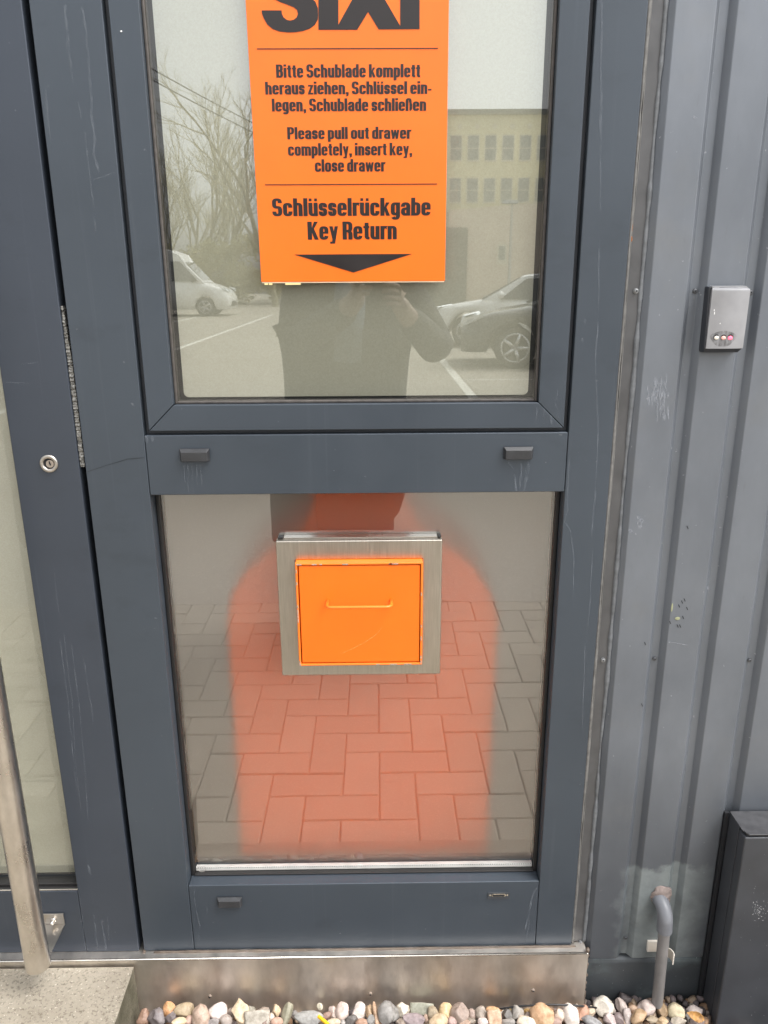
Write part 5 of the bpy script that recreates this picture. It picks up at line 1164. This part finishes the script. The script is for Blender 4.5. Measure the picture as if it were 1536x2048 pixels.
# ------------------------------------------------------------------ photographer (seen only as a reflection)
def skin_body(name, verts, edges, mat, parent, root_i=0, sub=2):
    me = bpy.data.meshes.new(name); me.from_pydata([v[:3] for v in verts], edges, []); o = bpy.data.objects.new(name, me); COL.objects.link(o)
    me.materials.append(mat); md = o.modifiers.new('skin', 'SKIN'); md.use_smooth_shade = True
    for i, v in enumerate(verts):
        sv = me.skin_vertices[0].data[i]; r = v[3]; sv.radius = r if isinstance(r, tuple) else (r, r); sv.use_root = (i == root_i)
    ss = o.modifiers.new('sub', 'SUBSURF'); ss.levels = ss.render_levels = sub
    dg = bpy.context.evaluated_depsgraph_get(); m2 = bpy.data.meshes.new_from_object(o.evaluated_get(dg)); bpy.data.objects.remove(o); bpy.data.meshes.remove(me)
    bm = bmesh.new(); bm.from_mesh(m2); bpy.data.meshes.remove(m2); return mk(name, bm, mat, parent, smooth=True)
COAT = plain('dark_coat_cloth', (.030, .031, .034), .9, var=.2, scale=20); SCARF = plain('blue_grey_scarf', (.17, .21, .26), .9, var=.2, scale=40); SKIN = plain('skin', (.27, .185, .145), .55, var=.08, scale=20)
JEAN = plain('dark_trousers', (.03, .034, .045), .9, var=.2, scale=40); SHOE = plain('dark_shoe', (.03, .028, .027), .6); HAIR = plain('brown_hair', (.05, .034, .022), .6, var=.4, scale=60)
PXc, PYc = -.10, -1.70
HL, HR_ = Vector((-.045, -1.235, 1.375)), Vector((.062, -1.225, 1.345))
V_ = [(PXc, PYc, .93, (.12, .17)), (PXc, PYc, 1.12, (.12, .17)), (PXc, PYc+.01, 1.32, (.12, .18)), (PXc, PYc, 1.45, (.10, .08)), (PXc, PYc+.03, 1.53, .058), (PXc, PYc+.06, 1.60, (.075, .085)), (PXc, PYc+.07, 1.69, (.078, .10)), (PXc, PYc+.06, 1.76, (.06, .075)),
 (PXc-.17, PYc, 1.42, .062), (PXc-.19, PYc+.10, 1.17, .045), (HL.x-.02, HL.y-.07, HL.z-.05, .034), (HL.x-.006, HL.y-.02, HL.z-.015, .030),
 (PXc+.17, PYc, 1.42, .062), (PXc+.335, PYc+.10, 1.14, .045), (HR_.x+.03, HR_.y-.08, HR_.z-.05, .034), (HR_.x+.01, HR_.y-.02, HR_.z-.015, .030),
 (PXc-.09, PYc, .86, .085), (PXc-.095, PYc+.01, .48, .056), (PXc-.10, PYc-.02, .10, .040), (PXc-.10, PYc+.11, .035, (.042, .03)),
 (PXc+.09, PYc, .86, .085), (PXc+.095, PYc+.01, .48, .056), (PXc+.10, PYc-.02, .10, .040), (PXc+.10, PYc+.11, .035, (.042, .03))]
E_ = [(0,1),(1,2),(2,3),(3,4),(4,5),(5,6),(6,7),(2,8),(8,9),(9,10),(10,11),(2,12),(12,13),(13,14),(14,15),(0,16),(16,17),(17,18),(18,19),(0,20),(20,21),(21,22),(22,23)]
person = skin_body('person', V_, E_, SKIN, None)
tag(person, 'person in a long dark coat holding up a phone, seen as a reflection', 'person')
# fingers
fb = bmesh.new()
def finger(P, r):
    global FV, FE
    i0 = len(FV)
    for k, q in enumerate(P): FV.append((*q, r*(1-.12*k)))
    FE += [(i0+k, i0+k+1) for k in range(len(P)-1)]
fb.free()
for hand, sg in ((HL, 1), (HR_, -1)):
    FV, FE = [(hand.x-sg*.012, hand.y-.016, hand.z-.02, .024), (hand.x-sg*.006, hand.y, hand.z+.012, .022)], [(0, 1)]
    for k, (dz, ln) in enumerate(((.034, .95), (.016, 1.05), (-.003, 1.0), (-.021, .8))):
        b0 = Vector((hand.x-sg*.010, hand.y+.004, hand.z+dz-.004)); i0 = len(FV)
        for q, t in ((b0, .0085), (b0+Vector((sg*.012*ln, .020, .004)), .0082), (b0+Vector((sg*.034*ln, .026, .006)), .0076), (b0+Vector((sg*.050*ln, .020, .004)), .0066)): FV.append((*q, t))
        FE += [(1, i0), (i0, i0+1), (i0+1, i0+2), (i0+2, i0+3)]
    i0 = len(FV); t0 = Vector((hand.x-sg*.008, hand.y-.012, hand.z+.010))
    for q, t in ((t0, .0105), (t0+Vector((sg*.018, -.008, .022)), .0095), (t0+Vector((sg*.036, -.004, .034)), .008)): FV.append((*q, t))
    FE += [(0, i0), (i0, i0+1), (i0+1, i0+2)]
    skin_body('hand', FV, FE, SKIN, person)
# coat: one tailored shell over torso and arms
CV = [(PXc-.015, PYc, 1.02, (.18, .25)), (PXc-.01, PYc, 1.20, (.165, .24)), (PXc, PYc+.01, 1.37, (.14, .20)), (PXc, PYc+.01, 1.46, (.11, .09)), (PXc-.17, PYc, 1.42, .082), (PXc-.19, PYc+.10, 1.17, .070), (HL.x-.028, HL.y-.085, HL.z-.06, .046), (PXc+.17, PYc, 1.42, .082), (PXc+.335, PYc+.10, 1.14, .072), (HR_.x+.04, HR_.y-.095, HR_.z-.06, .046), (PXc-.02, PYc, .78, (.19, .26)), (PXc-.02, PYc, .36, (.20, .27))]
skin_body('coat', CV, [(0,1),(1,2),(2,3),(2,4),(4,5),(5,6),(2,7),(7,8),(8,9),(0,10),(10,11)], COAT, person)
b = B(); b.tube([(PXc+.115*math.cos(a), PYc+.03+.10*math.sin(a), 1.485+.02*math.sin(2*a)) for a in (2*math.pi*k/24 for k in range(25))], .045, 12, cap=False); b.tube([(PXc+.02, PYc+.13, 1.46), (PXc+.01, PYc+.17, 1.30), (PXc, PYc+.165, 1.12)], [.05, .055, .05], 12); mk('scarf', b, SCARF, person, smooth=True)
hc = Vector((PXc, PYc+.065, 1.68)); b = B(); b.ball(hc+Vector((0, -.022, .028)), (.088, .105, .105), 3); b.ball(hc+Vector((-.07, -.03, -.04)), (.03, .06, .09), 2); b.ball(hc+Vector((.07, -.03, -.04)), (.03, .06, .09), 2); mk('hair', b, HAIR, person, smooth=True)
b = B()
for s in (-1, 1): b.ball(hc+Vector((s*.032, .088, .0)), (.012, .010, .008), 2)
mk('eyes', b, plain('eye', (.25, .2, .16), .2), person, smooth=True)
b = B(); b.loft([[tuple(hc+Vector(q)) for q in ((-.008, .088, .005), (.008, .088, .005), (.016, .090, -.032), (-.016, .090, -.032))], [tuple(hc+Vector(q)) for q in ((-.004, .098, .004), (.004, .098, .004), (.009, .116, -.030), (-.009, .116, -.030))]]); mk('nose', b, SKIN, person, bevel=.004)
b = B(); b.ball(hc+Vector((0, .090, -.055)), (.024, .008, .007), 2); mk('mouth', b, plain('lips', (.42, .2, .17), .5), person, smooth=True)
for s in (-1, 1):
    lx = PXc+s*.098; b = B(); b.tube([(PXc+s*.085, PYc, .84), (lx-s*.003, PYc+.01, .48), (lx, PYc-.02, .07)], [.105, .075, .062], 16); mk('trouser_leg', b, JEAN, person, smooth=True)
    b = B(); b.ball((lx, PYc+.05, .045), (.052, .135, .048), 3)
    for v in b.bm.verts: v.co.z = max(v.co.z, .004)
    mk('shoe', b, SHOE, person, smooth=True)
ph_ = tag(empty('phone', (0.008, -1.215, 1.375)), 'dark phone held up in both hands, seen as a reflection', 'phone')
b = B(); b.prism_y(rounded(-.030, .046, 1.27, 1.423, .012), -1.2210, -1.2130); mk('case', b, BLACKPL, ph_, bevel=.0015)
b = B(); b.prism_y(rounded(-.016, .016, 1.385, 1.417, .008), -1.2128, -1.2110); mk('camera_bump', b, plain('camera_island', (.1, .1, .11), .2, .5), ph_)
bg_ = tag(empty('shoulder_bag', (PXc-.20, PYc+.05, .5)), 'dark shoulder bag hanging at the photographer\'s side, seen as a reflection', 'bag')
b = B(); b.box(PXc-.30, PXc-.13, PYc-.02, PYc+.20, .43, .74); mk('bag_body', b, plain('bag_leather', (.03, .026, .024), .5), bg_, bevel=.03, seg=4)
b = B(); b.tube([(PXc-.19, PYc+.04, .73), (PXc-.19, PYc+.08, 1.05), (PXc-.215, PYc-.06, 1.38), (PXc-.185, PYc-.05, 1.50), (PXc-.17, PYc+.06, 1.47)], .010, 8); mk('strap', b, RUBBER, bg_, smooth=True)
